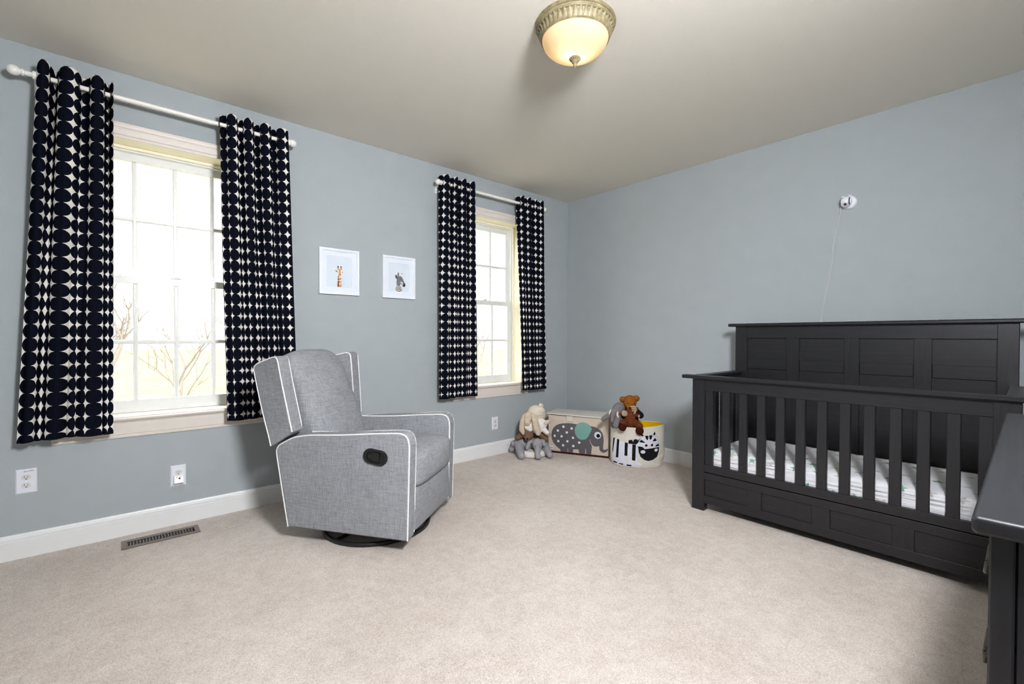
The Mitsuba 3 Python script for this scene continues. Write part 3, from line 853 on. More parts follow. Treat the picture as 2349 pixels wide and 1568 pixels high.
ARM = [(-.742, .095), (-.775, .28), (-.821, .538), (-.802, .566), (-.706, .616), (-.60, .633), (-.40, .642), (-.20, .659), (-.045, .669), (-.012, .661), (.006, .640), (.014, .60), (.008, .37), (.0, .08)]
SIDE_W = .715
for s, v0, v1 in ((0, 0, .088), (1, SIDE_W - .088, SIDE_W)):
    A_ = put('arm', loc(rounded_panel(ARM, v0, v1)), 'grey_linen', gl, 35)
    outer, inner = (v0, v1) if s == 0 else (v1, v0)
    sg = 1 if outer == v0 else -1
    put('piping', loc(piping([(u, outer + sg * .003, z) for u, z in [(-.742, .097), (-.775, .28), (-.819, .536), (-.800, .563), (-.706, .612), (-.60, .630), (-.40, .639), (-.20, .656), (-.045, .666), (-.014, .658), (.003, .638), (.010, .60), (.005, .37), (-.002, .084)]])), 'white_piping', A_, 40)
    put('piping', loc(piping([(u, inner - sg * .003, z) for u, z in [(-.64, .630), (-.40, .639), (-.20, .656), (-.045, .666), (-.014, .658), (.003, .638), (.010, .60), (.005, .37), (-.002, .10)]])), 'white_piping', A_, 40)
fp = pillow(.032, .288, .122, 12, crown=(.010, 0, 0))
put('footrest', loc(moved(fp, trimesh.transformations.translation_matrix([-.026, SIDE_W / 2, .223]))), 'grey_linen', gl, True)
put('base_box', loc(bx(-.70, -.04, .07, SIDE_W - .07, .10, .36, .01)), 'grey_linen', gl)
st = pillow(.315, .290, .100, 9, crown=(.022, 0, .024))
put('seat', loc(moved(st, trimesh.transformations.translation_matrix([-.288, SIDE_W / 2, .435]))), 'grey_linen', gl, True)
bk = pillow(.104, .262, .345, 5.0, crown=(.030, 0, .012))
put('backrest', loc(moved(bk, trimesh.transformations.translation_matrix([-.768, SIDE_W / 2, .760]) @ trimesh.transformations.rotation_matrix(math.radians(-22.5), [0, 1, 0]))), 'grey_linen', gl, True)
WING = [(-.847, .552), (-.915, .80), (-.975, 1.018), (-.92, 1.040), (-.782, 1.078), (-.760, 1.068), (-.732, .867), (-.702, .645), (-.725, .624)]


def flare(mesh, s):
    """The wings open outwards towards their upper front."""
    m = tm(mesh).copy(); v = np.array(m.vertices)
    v[:, 1] += (1 if s else -1) * .056 * np.clip((v[:, 0] + .96) / .2, 0, 1.1) * np.clip((v[:, 2] - .55) / .5, .15, 1.1)
    m.vertices = v
    return loc(m)



for s, v0, v1 in ((0, .0, .094), (1, SIDE_W - .094, SIDE_W)):
    W_ = put('wing', flare(tm(rounded_panel(WING, v0, v1, .010).refine_to_length(.05)), s), 'grey_linen', gl, 35)
    outer, inner = (v0, v1) if s == 0 else (v1, v0)
    sg = 1 if outer == v0 else -1
    put('piping', flare(piping([(u, outer + sg * .002, z) for u, z in [(-.849, .556), (-.915, .80), (-.973, 1.016), (-.92, 1.038), (-.782, 1.076), (-.762, 1.066), (-.734, .867), (-.704, .645)]]), s), 'white_piping', W_, 40)
    put('piping', flare(piping([(u, inner - sg * .002, z) for u, z in [(-.89, 1.048), (-.782, 1.076), (-.762, 1.066), (-.734, .867), (-.704, .65), (-.728, .626)]]), s), 'white_piping', W_, 40)
put('back_shell', loc(rounded_panel([(-.965, 1.01), (-.86, 1.03), (-.76, .62), (-.848, .555)], .03, SIDE_W - .03, .012)), 'grey_linen', gl, 35)
put('rear_panel', loc(rounded_panel([(-.805, .545), (-.70, .60), (-.60, .60), (-.60, .11), (-.742, .11)], .05, SIDE_W - .05, .012)), 'grey_linen', gl, 35)
# release lever in its recess on the near arm
stad = lambda hw, hh: shapely.geometry.LineString([(-hw, 0), (hw, 0)]).buffer(hh, 16)
tl = math.radians(-9)


def on_side(poly, v0, v1):
    e = extrude(poly, abs(v1 - v0)); v = np.array(e.vertices)
    x = v[:, 0] * math.cos(tl) - v[:, 1] * math.sin(tl); z = v[:, 0] * math.sin(tl) + v[:, 1] * math.cos(tl)
    e.vertices = np.stack([-.187 + x, max(v0, v1) - v[:, 2], .531 + z], -1); e.fix_normals()
    return loc(e)


lv = put('lever', on_side(stad(.030, .0415).difference(stad(.022, .030)), -.009, .004), 'black_plastic', gl, label='black plastic recline lever set in an oval recess')
put('recess', on_side(stad(.024, .032), -.001, .004), 'black_plastic', lv)
put('handle', on_side(shapely.union_all([sbox(-.046, -.010, -.018, .012), Polygon([(-.024, -.012), (-.012, -.026), (.020, -.026), (.026, 0), (.020, .026), (-.012, .026), (-.024, .014)])]), -.0085, .002), 'black_plastic', lv)
# swivel base
bc = CF + CFW * -.37 + CLV * (SIDE_W / 2)
g_ = np.linspace(0, 2 * np.pi, 65)[:-1]
put('swivel_ring', tube(np.stack([bc[0] + .315 * np.cos(g_), bc[1] + .315 * np.sin(g_), 0 * g_ + .014], -1), .0125, 10, True), 'black_steel', gl, True)
for a in (.3, .3 + math.pi / 2):
    dv = np.array([math.cos(a), math.sin(a), 0]) * .31
    put('swivel_bar', tube([bc - dv + [0, 0, .016], bc + [0, 0, .040], bc + dv + [0, 0, .016]], .011, 8), 'black_steel', gl, True)
put('swivel_hub', moved(lathe([(.001, .115), (.11, .112), (.11, .085), (.05, .07), (.05, .03), (.001, .03)], 32), trimesh.transformations.translation_matrix(bc)), 'black_steel', gl, 40)

# ------------------------------------------------------------------ dresser
dz = .90
DX0, DX1, DY0, DY1 = -2.909, -1.345, -4.005, -3.494
ds = thing('dresser', 'dark charcoal wooden dresser standing at the end of the crib', 'dresser')
put('top', tm(ball_hull([(x, y, z) for x in (DX0 + .009, DX1 - .009) for y in (DY0 + .009, DY1 - .009) for z in (dz - .022, dz - .009)], .009, 16)), 'stain_across', ds, 40)
for x0, x1 in ((DX0 + .025, DX0 + .060), (DX1 - .060, DX1 - .025)):
    for y0, y1 in ((DY1 - .050, DY1 - .020), (DY0 + .01, DY0 + .05)):
        put('leg', bx(x0, x1, y0, y1, 0, dz - .030, .003), 'stain_upright', ds)
    put('side_panel', bx(x0 + .010, x1 - .012, DY0 + .05, DY1 - .052, .10, dz - .030, .001), 'stain_upright', ds)
put('back_panel', bx(DX0 + .05, DX1 - .05, DY0 + .010, DY0 + .018, .10, dz - .03, 0), 'stain_across', ds)
put('apron', bx(DX0 + .055, DX1 - .055, DY1 - .048, DY1 - .028, .09, .155, .002), 'stain_across', ds)
put('face_rail', bx(DX0 + .055, DX1 - .055, DY1 - .048, DY1 - .030, dz - .055, dz - .030, .001), 'stain_across', ds)
put('face_stile', bx(-2.137, -2.117, DY1 - .048, DY1 - .030, .15, dz - .05, .001), 'stain_upright', ds)
for c0, c1 in ((DX0 + .062, -2.139), (-2.115, DX1 - .062)):
    for r in range(4):
        z0 = .160 + .1715 * r
        dw = put('drawer', bx(c0, c1, DY1 - .30, DY1 - .026, z0, z0 + .1665, .003), 'stain_across', ds)
        for fx in (.22, .78):
            xc = c0 + (c1 - c0) * fx; zc = z0 + .105
            hd = [(xc + .052 * math.cos(q), DY1 - .026 + .012 + .004 * math.sin(q), zc - .006 - .034 * math.sin(q)) for q in np.linspace(0, math.pi, 13)]
            put('handle', cat(tube(hd, .0045, 8), tube([(xc - .052, DY1 - .028, zc - .010), (xc - .052, DY1 - .013, zc - .008)], .006, 8), tube([(xc + .052, DY1 - .028, zc - .010), (xc + .052, DY1 - .013, zc - .008)], .006, 8)), 'dark_metal', dw, True)

# ------------------------------------------------------------------ toy chest with an elephant
CA = np.array([-.597, -.283, 0.0]); CD = np.array([.43838, -.89879, 0]); CN = np.array([-.89879, -.43838, 0])   # front left foot, along the front, out of the front
EM = np.eye(4); EM[:3, 0], EM[:3, 1], EM[:3, 2], EM[:3, 3] = CD, -CN, (0, 0, 1), CA     # (along, back, up)
ch = lambda m: moved(m, EM)


def cloth(a, b, f=700):
    return mikit.proc(lambda p, n, uv: mix(a, b, noise(p.x * f, p.y * f, p.z * f)))


matte('chest_cloth', cloth(lin(200, 186, 170), lin(208, 196, 182)))
matte('chest_lid', cloth(lin(206, 202, 192), lin(212, 208, 198)))
matte('chest_trim', lin(58, 30, 28))
matte('elephant_felt', cloth(lin(92, 88, 92), lin(102, 98, 102)))
matte('teal_felt', cloth(lin(116, 160, 152), lin(126, 168, 160)))
matte('white_felt', lin(218, 224, 222))
matte('eye_white', lin(214, 218, 232))
matte('black_felt', cloth(lin(26, 26, 28), lin(34, 34, 36)))
matte('tag_white', lin(220, 220, 228))
matte('tag_red', lin(150, 40, 60))
CL = .616
tc = thing('toy_chest', 'beige fabric toy chest with a spotted grey elephant on its front', 'toy chest')
nx, nz = 36, 22
gx, gz = np.meshgrid(np.linspace(0, CL, nx), np.linspace(.016, .388, nz), indexing='ij')
wr = meshkit.fbm(np.stack([(gx + gz) * 16, (gx - gz) * 6, gx * 0], -1), 3) - .5


def chest_front(x, z):
    """Depth of the sagging front cloth at (x, z), negative towards the room."""
    e = np.clip(x / CL, 0, 1) * (1 - np.clip(x / CL, 0, 1)) * 4 * np.clip((z - .016) / .372, 0, 1) * (1 - np.clip((z - .016) / .372, 0, 1)) * 4
    return -.006 * e


yy = chest_front(gx, gz) - .010 * wr * np.exp(-((gx - .02) / .09) ** 2) - .012 * np.exp(-((gx - .165) / .05) ** 2 - ((gz - .372) / .03) ** 2) * 0
yy = yy + .010 * np.exp(-((gx - .17) / .10) ** 2) * np.exp(-((gz - .388) / .03) ** 2)
ii = np.arange(nx * nz).reshape(nx, nz)
ff = np.stack([ii[:-1, :-1], ii[1:, :-1], ii[1:, 1:], ii[:-1, 1:]], -1).reshape(-1, 4)
front = tm((np.stack([gx, yy, gz], -1).reshape(-1, 3), ff))
put('front', ch(front), 'chest_cloth', tc, True)
put('side', ch(bx(0, .006, .0, .335, .004, .386)), 'chest_cloth', tc)
put('side', ch(bx(CL - .006, CL, .0, .335, .004, .386)), 'chest_cloth', tc)
put('back', ch(bx(0, CL, .329, .335, .004, .386)), 'chest_cloth', tc)
put('bottom', ch(bx(.004, CL - .004, .004, .332, .003, .012)), 'chest_trim', tc)
put('base_trim', ch(bx(-.002, CL + .002, -.004, .006, 0, .0185)), 'chest_trim', tc)
lid = bx(-.022, CL + .012, -.022, .345, .386, .398, .004)
lv_ = np.array(lid.vertices); lv_[:, 2] += .010 * np.exp(-((lv_[:, 0]) / .3) ** 2) * (lv_[:, 1] < .1); lid.vertices = lv_
put('lid', ch(lid), 'chest_lid', tc)
put('strap', ch(bx(.195, .255, -.0115, -.006, .335, .388, .001)), 'chest_lid', tc, label='pale fastening strap under the lid')


def felt(name, pts, m, parent, level=1, w=None):
    """A felt shape sewn on the chest front; pts (along, up)."""
    P_ = Polygon(pts) if not hasattr(pts, 'geom_type') else pts
    P_ = shapely.affinity.affine_transform(P_.buffer(0), [.965, 0, 0, .97, .0007, .019 if True else 0])
    e = extrude(P_, .0012)
    a_, b_ = trimesh.remesh.subdivide_to_size(e.vertices, e.faces, .05)
    y = chest_front(a_[:, 0], a_[:, 1]) - .0022 - .0011 * level - a_[:, 2]
    e = trimesh.Trimesh(np.stack([a_[:, 0], y, a_[:, 1]], -1), b_, process=False); e.fix_normals()
    return put(name, ch(e), m, parent)


def soft(pts, r):
    """Rounds the corners of an outline."""
    P_ = Polygon(pts).buffer(0)
    return P_.buffer(-r).buffer(2 * r).buffer(-r)


BODY = [(0.1345, 0.0), (0.1317, 0.0243), (0.1077, 0.0399), (0.0782, 0.0628), (0.0539, 0.0915), (0.0375, 0.1314), (0.0336, 0.1724), (0.0399, 0.2092), (0.056, 0.2415), (0.0827, 0.2695), (0.1173, 0.2876), (0.1598, 0.2986), (0.2124, 0.3042), (0.2646, 0.3052), (0.3112, 0.2997), (0.3472, 0.2904), (0.4638, 0.2922), (0.4989, 0.2865), (0.5289, 0.275), (0.5587, 0.2552), (0.5786, 0.2297), (0.5886, 0.196), (0.5912, 0.1567), (0.588, 0.1169), (0.5842, 0.0819), (0.5868, 0.0673), (0.5967, 0.0609), (0.6089, 0.0646), (0.6235, 0.0749), (0.6343, 0.0721), (0.6324, 0.0571), (0.6139, 0.0404), (0.5919, 0.0308), (0.5697, 0.0359), (0.5548, 0.0492), (0.5473, 0.0733), (0.5456, 0.0979), (0.5248, 0.0899), (0.5024, 0.0877), (0.4799, 0.0965), (0.4622, 0.1148), (0.4535, 0.139), (0.4494, 0.1611), (0.447, 0.1434), (0.4536, 0.119), (0.4673, 0.0953), (0.4709, 0.0857), (0.4661, 0.0452), (0.4612, 0.002), (0.4107, 0.002), (0.4095, 0.0536), (0.4018, 0.0538), (0.3995, 0.002), (0.3382, 0.002), (0.3304, 0.0416), (0.272, 0.0368), (0.2695, 0.0), (0.2189, 0.0), (0.2177, 0.038), (0.2093, 0.0382), (0.2126, 0.0)]
EAR = [(0.2958, 0.2712), (0.3112, 0.2952), (0.3368, 0.3174), (0.3675, 0.3263), (0.398, 0.3236), (0.4285, 0.3119), (0.4538, 0.2939), (0.4715, 0.2679), (0.4616, 0.2396), (0.4441, 0.2081), (0.4291, 0.1768), (0.409, 0.1549), (0.3785, 0.1446), (0.3478, 0.1468), (0.3221, 0.1596), (0.304, 0.1808), (0.2935, 0.2102), (0.2897, 0.2403)]
SPOTS = [(0.1668, 0.2649), (0.257, 0.2538), (0.1054, 0.2188), (0.2044, 0.2077), (0.0713, 0.1602), (0.1471, 0.1618), (0.272, 0.1576), (0.1112, 0.1072), (0.2111, 0.1154), (0.3382, 0.1131), (0.1634, 0.0679), (0.2749, 0.0716)]
ep = felt('elephant', BODY, 'elephant_felt', tc, 0)
er = felt('ear', soft(EAR, .012), 'teal_felt', ep, 2)
for q in SPOTS:
    felt('spot', Point(q).buffer(.0128, 10), 'white_felt', ep, 1)
felt('eye', Point(.5302, .2047).buffer(.0355, 16), 'eye_white', ep, 1)
felt('pupil', Point(.5357, .2002).buffer(.0190, 14), 'black_felt', ep, 2)
tg = put('tag', ch(bx(.006, .057, -.013, -.008, .036, .074, .001)), 'tag_white', tc, label='small white sewn tag')
tx = meshkit.text_mesh('3 sprouts', .0085, .0006, True); v = np.array(tx.vertices); v[:, 0] -= v[:, 0].min()
v = v * [.040 / max(v[:, 0].max(), 1e-6), 1, 1]
put('lettering', ch(trimesh.Trimesh(np.stack([.0115 + v[:, 0], -.0134 - v[:, 2], .051 + v[:, 1]], -1), tx.faces, process=False)), 'tag_red', tg)

# ------------------------------------------------------------------ round storage bin with a zebra
R2, F2 = np.array([.75172, -.65948, 0]), np.array([.65948, .75172, 0])     # across and away, seen from the middle of the room
BC = np.array([-.250, -1.110, 0]); BA, BB, BH = .247, .19, .372
matte('bin_canvas', cloth(lin(212, 207, 194), lin(222, 217, 205)))
matte('bin_lining', lin(226, 180, 16))
matte('zebra_white', lin(216, 218, 230))


def bin_at(t, z, off=0.0):
    """The bin's wall at angle t (a quarter turn faces the room) and height z."""
    t, z = np.asarray(t, float), np.asarray(z, float)
    h = np.clip(z / BH, 0, 1)
    sag = 1 + .012 * np.sin(3 * t + 1) * h - .045 * (1 - np.clip(z / .05, 0, 1)) ** 2 + .03 * np.sin(np.pi * h) * .4
    wrn = meshkit.fbm(np.stack([t * 2.5 + z * 9, z * 16 - t * 1.5, t * 0], -1), 3, 4) - .5
    wr_ = .020 * wrn * np.exp(-((t - .45) / .55) ** 2) * np.exp(-((z - .06) / .09) ** 2) * 2.4 + .008 * wrn * np.exp(-((z - .02) / .06) ** 2)
    ra = BA * sag + wr_ + off; rb = BB * sag + wr_ + off
    return BC + ra[..., None] * np.cos(t)[..., None] * R2 - rb[..., None] * np.sin(t)[..., None] * F2 + z[..., None] * np.array([0, 0, 1.0])


bn = thing('storage_bin', 'round cream canvas bin with a black and white zebra, yellow lining, full of plush toys', 'storage bin')
nt_, nz_ = 120, 40


def wall_of(off, z0, z1, flip):
    t, z = np.meshgrid(np.linspace(0, 2 * np.pi, nt_ + 1)[:-1], np.linspace(z0, z1, nz_))
    rimz = z + .006 * np.sin(2 * t + .5) * (z / BH) ** 3
    i = np.arange(nt_ * nz_).reshape(nz_, nt_)
    f = np.stack([i[:-1], np.roll(i, -1, 1)[:-1], np.roll(i, -1, 1)[1:], i[1:]], -1).reshape(-1, 4)
    return tm((bin_at(t, rimz, off).reshape(-1, 3), f[:, ::-1] if flip else f))


put('wall', wall_of(0, .002, BH, True), 'bin_canvas', bn, True)
put('lining', wall_of(-.005, .008, BH + .001, False), 'bin_lining', bn, True, 'bright yellow lining')
tt = np.linspace(0, 2 * np.pi, 97)[:-1]
put('hem', tube(bin_at(tt, BH + .006 * np.sin(2 * tt + .5) + 0 * tt, -.0025), .0035, 6, True), 'bin_canvas', bn, True)
bt = bin_at(tt, 0 * tt + .004, -.004)
put('bottom', trimesh.Trimesh(np.vstack([bt, BC + [0, 0, .004]]), [(i, (i + 1) % 96, 96) for i in range(96)], process=False), 'bin_canvas', bn)


def sewn(name, pts, m, parent, level=0):
    P_ = Polygon(pts).buffer(0) if not hasattr(pts, 'geom_type') else pts
    vs, fs = [], []
    n0 = 0
    for g in getattr(P_, 'geoms', [P_]):
        v, f = trimesh.creation.triangulate_polygon(g, engine='earcut')
        v3 = np.column_stack([v[:, 0] * .22, v[:, 1], 0 * v[:, 0]])
        v3, f = trimesh.remesh.subdivide_to_size(v3, f, .016)
        vs.append(v3); fs.append(f + n0); n0 += len(v3)
    v3, f = np.vstack(vs), np.vstack(fs)
    o = .0016 + .0011 * level
    a_, b_ = bin_at(v3[:, 0] / .22, v3[:, 1], o), bin_at(v3[:, 0] / .22, v3[:, 1], o - .0012)
    return put(name, trimesh.Trimesh(np.vstack([a_, b_]), np.vstack([f, f[:, ::-1] + len(a_)]), process=False), m, parent)


ZEB = {
 'white_body': [(2.8722, 0.2408), (2.6315, 0.2528), (2.413, 0.2434), (2.208, 0.2301), (1.9457, 0.2191), (1.7738, 0.2166), (1.7701, 0.0606), (1.6173, 0.0424), (1.6167, 0.0184), (1.9603, 0.0152), (2.5933, 0.0164), (2.8388, 0.0193), (2.8957, 0.0462), (2.8922, 0.1655)],
 'stripe1': [(2.8072, 0.2509), (2.6963, 0.2552), (2.8221, 0.1216), (2.8755, 0.1216)],
 'stripe2': [(2.5661, 0.2503), (2.4582, 0.2468), (2.5108, 0.0788), (2.6348, 0.0783)],
 'stripe3': [(2.2187, 0.2298), (2.104, 0.2255), (2.1256, 0.1067), (2.2329, 0.1084)],
 'stripe4': [(1.9418, 0.2167), (1.8212, 0.2161), (1.833, 0.0694), (1.952, 0.0722)],
 'hoof1': [(2.7979, 0.0387), (2.5649, 0.0348), (2.6085, 0.0231), (2.8391, 0.0267)],
 'hoof2': [(2.4829, 0.0311), (2.2791, 0.0302), (2.3126, 0.0198), (2.4958, 0.0232)],
 'hoof3': [(2.1505, 0.0296), (1.9703, 0.0284), (1.9798, 0.0162), (2.1606, 0.0162)],
 'gap1': [(2.589, 0.0632), (2.4377, 0.0622), (2.4832, 0.0433), (2.571, 0.0458)],
 'gap2': [(2.194, 0.095), (2.0806, 0.0909), (2.0836, 0.0498), (2.2142, 0.0484)],
 'gap3': [(1.8843, 0.0614), (1.8461, 0.0596), (1.8646, 0.0352), (1.8991, 0.0366)],
 'mane': [(2.0744, 0.2527), (1.9563, 0.2574), (1.9172, 0.2364), (1.889, 0.2618), (1.775, 0.266), (1.7462, 0.2528), (1.6327, 0.2798), (1.6606, 0.2486), (1.8118, 0.2186), (1.9458, 0.2215), (2.0837, 0.2211)],
 'head': [(1.7737, 0.2142), (1.6799, 0.2581), (1.604, 0.2823), (1.4974, 0.2991), (1.2033, 0.3014), (1.1201, 0.2832), (0.9894, 0.2516), (0.8843, 0.2102), (0.8737, 0.1857), (0.8972, 0.1428), (1.0113, 0.1024), (1.1849, 0.0774), (1.3597, 0.0679), (1.5213, 0.0809), (1.6572, 0.1095), (1.7248, 0.1522), (1.7449, 0.2)],
 'muzzle': [(1.7412, 0.2025), (1.6019, 0.1984), (1.5239, 0.1841), (1.5394, 0.1769), (0.8834, 0.1884), (0.8972, 0.1428), (1.0113, 0.1024), (1.1849, 0.0774), (1.3597, 0.0679), (1.5213, 0.0809), (1.6572, 0.1095), (1.7191, 0.1523)],
 's1': [(1.638, 0.2631), (1.4859, 0.2367), (1.5447, 0.2344), (1.6985, 0.2412)],
 's2': [(1.4973, 0.2967), (1.3661, 0.2994), (1.3695, 0.272), (1.402, 0.2579), (1.4468, 0.2653)],
 's3': [(1.341, 0.2992), (1.2033, 0.3014), (1.2363, 0.2706), (1.2757, 0.2606), (1.3232, 0.2668)],
 's4': [(1.2016, 0.2461), (1.0952, 0.2756), (1.0086, 0.2521), (1.0561, 0.2459)],
 's5': [(1.0925, 0.1936), (1.0153, 0.2136), (0.9003, 0.2179), (0.8901, 0.1983)],
 'e1': [(1.6528, 0.3205), (1.6146, 0.323), (1.5756, 0.3063), (1.5306, 0.2943), (1.5849, 0.2895), (1.639, 0.3038)],
 'e2': [(1.1094, 0.3288), (1.0585, 0.3158), (1.0836, 0.3018), (1.1684, 0.2961), (1.1571, 0.3103)],
}
zb = sewn('zebra', ZEB['white_body'], 'zebra_white', bn, 0)
for n_ in ('stripe1', 'stripe2', 'stripe3', 'stripe4'):
    sewn('stripe', ZEB[n_], 'black_felt', zb, 1)
for n_ in ('hoof1', 'hoof2', 'hoof3'):
    sewn('hoof', ZEB[n_], 'black_felt', zb, 1)
for n_ in ('gap1', 'gap2', 'gap3'):
    sewn('leg_gap', ZEB[n_], 'bin_canvas', zb, 1)
sewn('mane', ZEB['mane'], 'black_felt', zb, 1)
for n_ in ('e1', 'e2'):
    sewn('ear_edge', shapely.affinity.scale(Polygon(ZEB[n_]), 1.55, 1.4), 'zebra_white', zb, 1)
    sewn('ear', ZEB[n_], 'black_felt', zb, 2)
sewn('head', Polygon(ZEB['head']).buffer(.006), 'zebra_white', zb, 2)
sewn('muzzle', ZEB['muzzle'], 'black_felt', zb, 3)
for n_ in ('s1', 's2', 's3', 's4', 's5'):
    sewn('face_stripe', ZEB[n_], 'black_felt', zb, 3)
for (t_, z_), rx_, rz_, m_ in (((1.568, .1525), .088, .0155, 'zebra_white'), ((1.040, .163), .088, .0140, 'zebra_white')):
    sewn('nostril', ell(t_, z_, rx_, rz_), m_, zb, 4)
matte('button_brown', lin(60, 32, 26))
for t_, z_ in ((1.4513, .2102), (1.2233, .2113)):
    sewn('eye', ell(t_, z_, .050, .0112), 'button_brown', zb, 3)

# ------------------------------------------------------------------ plush toys
FUR = {'grey_plush': ((146, 144, 149), (166, 164, 169)), 'brown_plush': ((104, 82, 67), (128, 104, 87)), 'tan_plush': ((190, 173, 153), (210, 194, 175)), 'white_plush': ((222, 217, 208), (234, 230, 222)),
       'cream_plush': ((206, 193, 175), (221, 210, 194)), 'ginger_plush': ((118, 70, 26), (160, 100, 44)), 'moose_plush': ((72, 36, 22), (124, 68, 42)), 'moose_dark': ((44, 20, 18), (74, 36, 30)),
       'antler_cloth': ((160, 136, 116), (178, 154, 134)), 'slate_plush': ((112, 106, 108), (128, 121, 123)), 'ivory_cloth': ((214, 206, 184), (226, 218, 198))}
for n_, (a, b) in FUR.items():
    big = 160 if 'cloth' in n_ or 'slate' in n_ else 110
    matte(n_, mikit.proc((lambda a, b, f: lambda p, n, uv: mix(lin(*a), lin(*b), smoothstep(.2, .8, .6 * fbm(p.x * f, p.y * f, p.z * f) + .4 * noise(p.x * 420, p.y * 420, p.z * 420))))(a, b, big)))
mat('bead_black', lin(16, 16, 18), .15, .6)


def at_of(origin):
    o = np.asarray(origin, float)
    return lambda x, d, z: o + x * R2 + d * F2 + np.array([0, 0, z])


def bead(parent, pos, r=.0045):
    put('eye', moved(trimesh.creation.icosphere(2, r), trimesh.transformations.translation_matrix(pos)), 'bead_black', parent, True)


q = at_of((-.815, -.262, 0))                 # the pile: (across, away, up) from its middle
cu = thing('round_cushion', 'low round white cushion on the carpet under the plush elephant', 'cushion')
cm = lathe([(.001, .064), (.11, .065), (.146, .060), (.157, .050), (.158, .018), (.152, .006), (.14, .001), (.001, .001)], 64)
put('cover', moved(cm, trimesh.transformations.translation_matrix(q(0, .02, 0))), 'white_plush', cu, 50)

t = thing('plush_elephant', 'soft grey plush elephant lying at the bottom of the toy pile', 'plush toy')
put('body', plush([((q(-.12, .03, .118)), .062), ((q(.12, .03, .112)), .058)][:0] + [((q(-.125, .02, .118), .056), (q(.110, .03, .114), .053)), ((q(-.125, .0, .10), .050), (q(-.112, -.135, .040), .036)), ((q(-.112, -.135, .040), .036), (q(-.106, -.165, .032), .034)),
                   ((q(.130, .0, .09), .046), (q(.165, -.105, .040), .032)), ((q(.165, -.105, .040), .032), (q(.172, -.125, .034), .031)), ((q(-.17, .08, .07), .035), (q(-.20, .08, .042), .032)), ((q(-.178, .03, .11), .03), (q(-.192, .05, .08), .018))], .007, 10, .0022, 150, 1), 'grey_plush', t, True)
put('head', plush([((q(.048, -.088, .140), .052), (q(.052, -.098, .112), .044)), ((q(.052, -.105, .108), .036), (q(.048, -.165, .062), .025)), ((q(.048, -.165, .062), .025), (q(.050, -.188, .034), .026)), ((q(.050, -.188, .034), .026), (q(.062, -.182, .030), .024))], .006, 8, .002, 150, 2), 'grey_plush', t, True)
for s, c_, tip in ((-1, (-.006, -.088, .160), (-.052, -.110, .098)), (1, (.088, -.080, .165), (.115, -.095, .128))):
    put('ear', plush([((q(*c_), .017), (q(c_[0] + s * .020, c_[1] - .012, c_[2] - .006), .020)), ((q(c_[0] + s * .020, c_[1] - .012, c_[2] - .006), .020), (q(*tip), .017))], .006, 8, .0016, 150, 3), 'grey_plush', t, True)
bead(t, q(.034, -.140, .118)); bead(t, q(.071, -.139, .118))

t = thing('plush_brown_bear', 'brown plush bear lying on top of the grey plush elephant', 'plush toy')
put('body', plush([((q(-.045, .05, .230), .064), (q(.105, .045, .222), .056)), ((q(-.10, .0, .20), .032), (q(-.140, -.06, .190), .024)), ((q(-.140, -.06, .190), .024), (q(-.152, -.055, .186), .022)), ((q(.10, .0, .20), .035), (q(.135, -.035, .175), .030))], .007, 10, .0018, 150, 4), 'brown_plush', t, True)
put('head', plush([((q(-.042, -.045, .226), .058), (q(-.040, -.055, .220), .056)), ((q(-.044, -.085, .205), .036), (q(-.047, -.105, .192), .026))], .006, 8, .0016, 150, 5), 'brown_plush', t, True)
for x, z in ((-.092, .252), (.014, .256)):
    put('ear', plush([((q(x, -.035, z), .020), (q(x, -.030, z + .004), .018))], .006, 4, .001, 150, 6), 'brown_plush', t, True)
bead(t, q(-.068, -.098, .229), .0042); bead(t, q(-.006, -.094, .228), .0042)
put('nose', flat_blob(q(-.048, -.131, .193), .010, .008, .009), 'moose_dark', t, True)

t = thing('plush_cream_bear', 'large cream plush animal at the back of the toy pile, seen from behind', 'plush toy')
put('body', plush([((q(.048, .085, .395), .098), (q(.042, .115, .350), .092)), ((q(.042, .115, .35), .09), (q(.03, .17, .25), .06)), ((q(.095, .04, .440), .040), (q(.09, .05, .42), .04))], .009, 10, .0014, 110, 7), 'cream_plush', t, True)
put('ear', plush([((q(.092, .05, .492), .024), (q(.098, .06, .485), .024))], .006, 4, .001, 120, 8), 'cream_plush', t, True)
put('paw', plush([((q(.13, .0, .32), .028), (q(.162, -.01, .338), .022))], .006, 4, .001, 120, 9), 'tan_plush', t, True)
put('seam', tube([q(.005 + .0145 * j, -.0205 - .0006 * (j - 4) ** 2 + .006 * abs(j - 4) ** 1.2, .401 + .0006 * j) for j in range(9)], .0016, 5), 'tan_plush', t, True)

t = thing('plush_lamb', 'white plush lamb between the long eared rabbit and the toy chest', 'plush toy')
put('body', plush([((q(.075, -.035, .302), .062), (q(.095, -.020, .315), .058)), ((q(.060, -.045, .285), .058), (q(.050, -.05, .275), .052)), ((q(.110, -.05, .275), .030), (q(.150, -.075, .238), .023))], .006, 10, .0018, 160, 10), 'white_plush', t, True)
put('paw', plush([((q(.157, -.080, .228), .021), (q(.166, -.083, .222), .019))], .005, 3, .001, 120, 11), 'antler_cloth', t, True)
put('ear', plush([((q(.120, -.068, .338), .013), (q(.142, -.060, .330), .010))], .005, 4, .001, 120, 12), 'cream_plush', t, True)
bead(t, q(.094, -.080, .322), .0042)
put('smile', tube([q(.100 - .030 * (j / 8) ** 1.7, -.083 - .010 * (j / 8), .308 - .034 * (j / 8)) for j in range(9)], .0013, 5), 'antler_cloth', t, True)

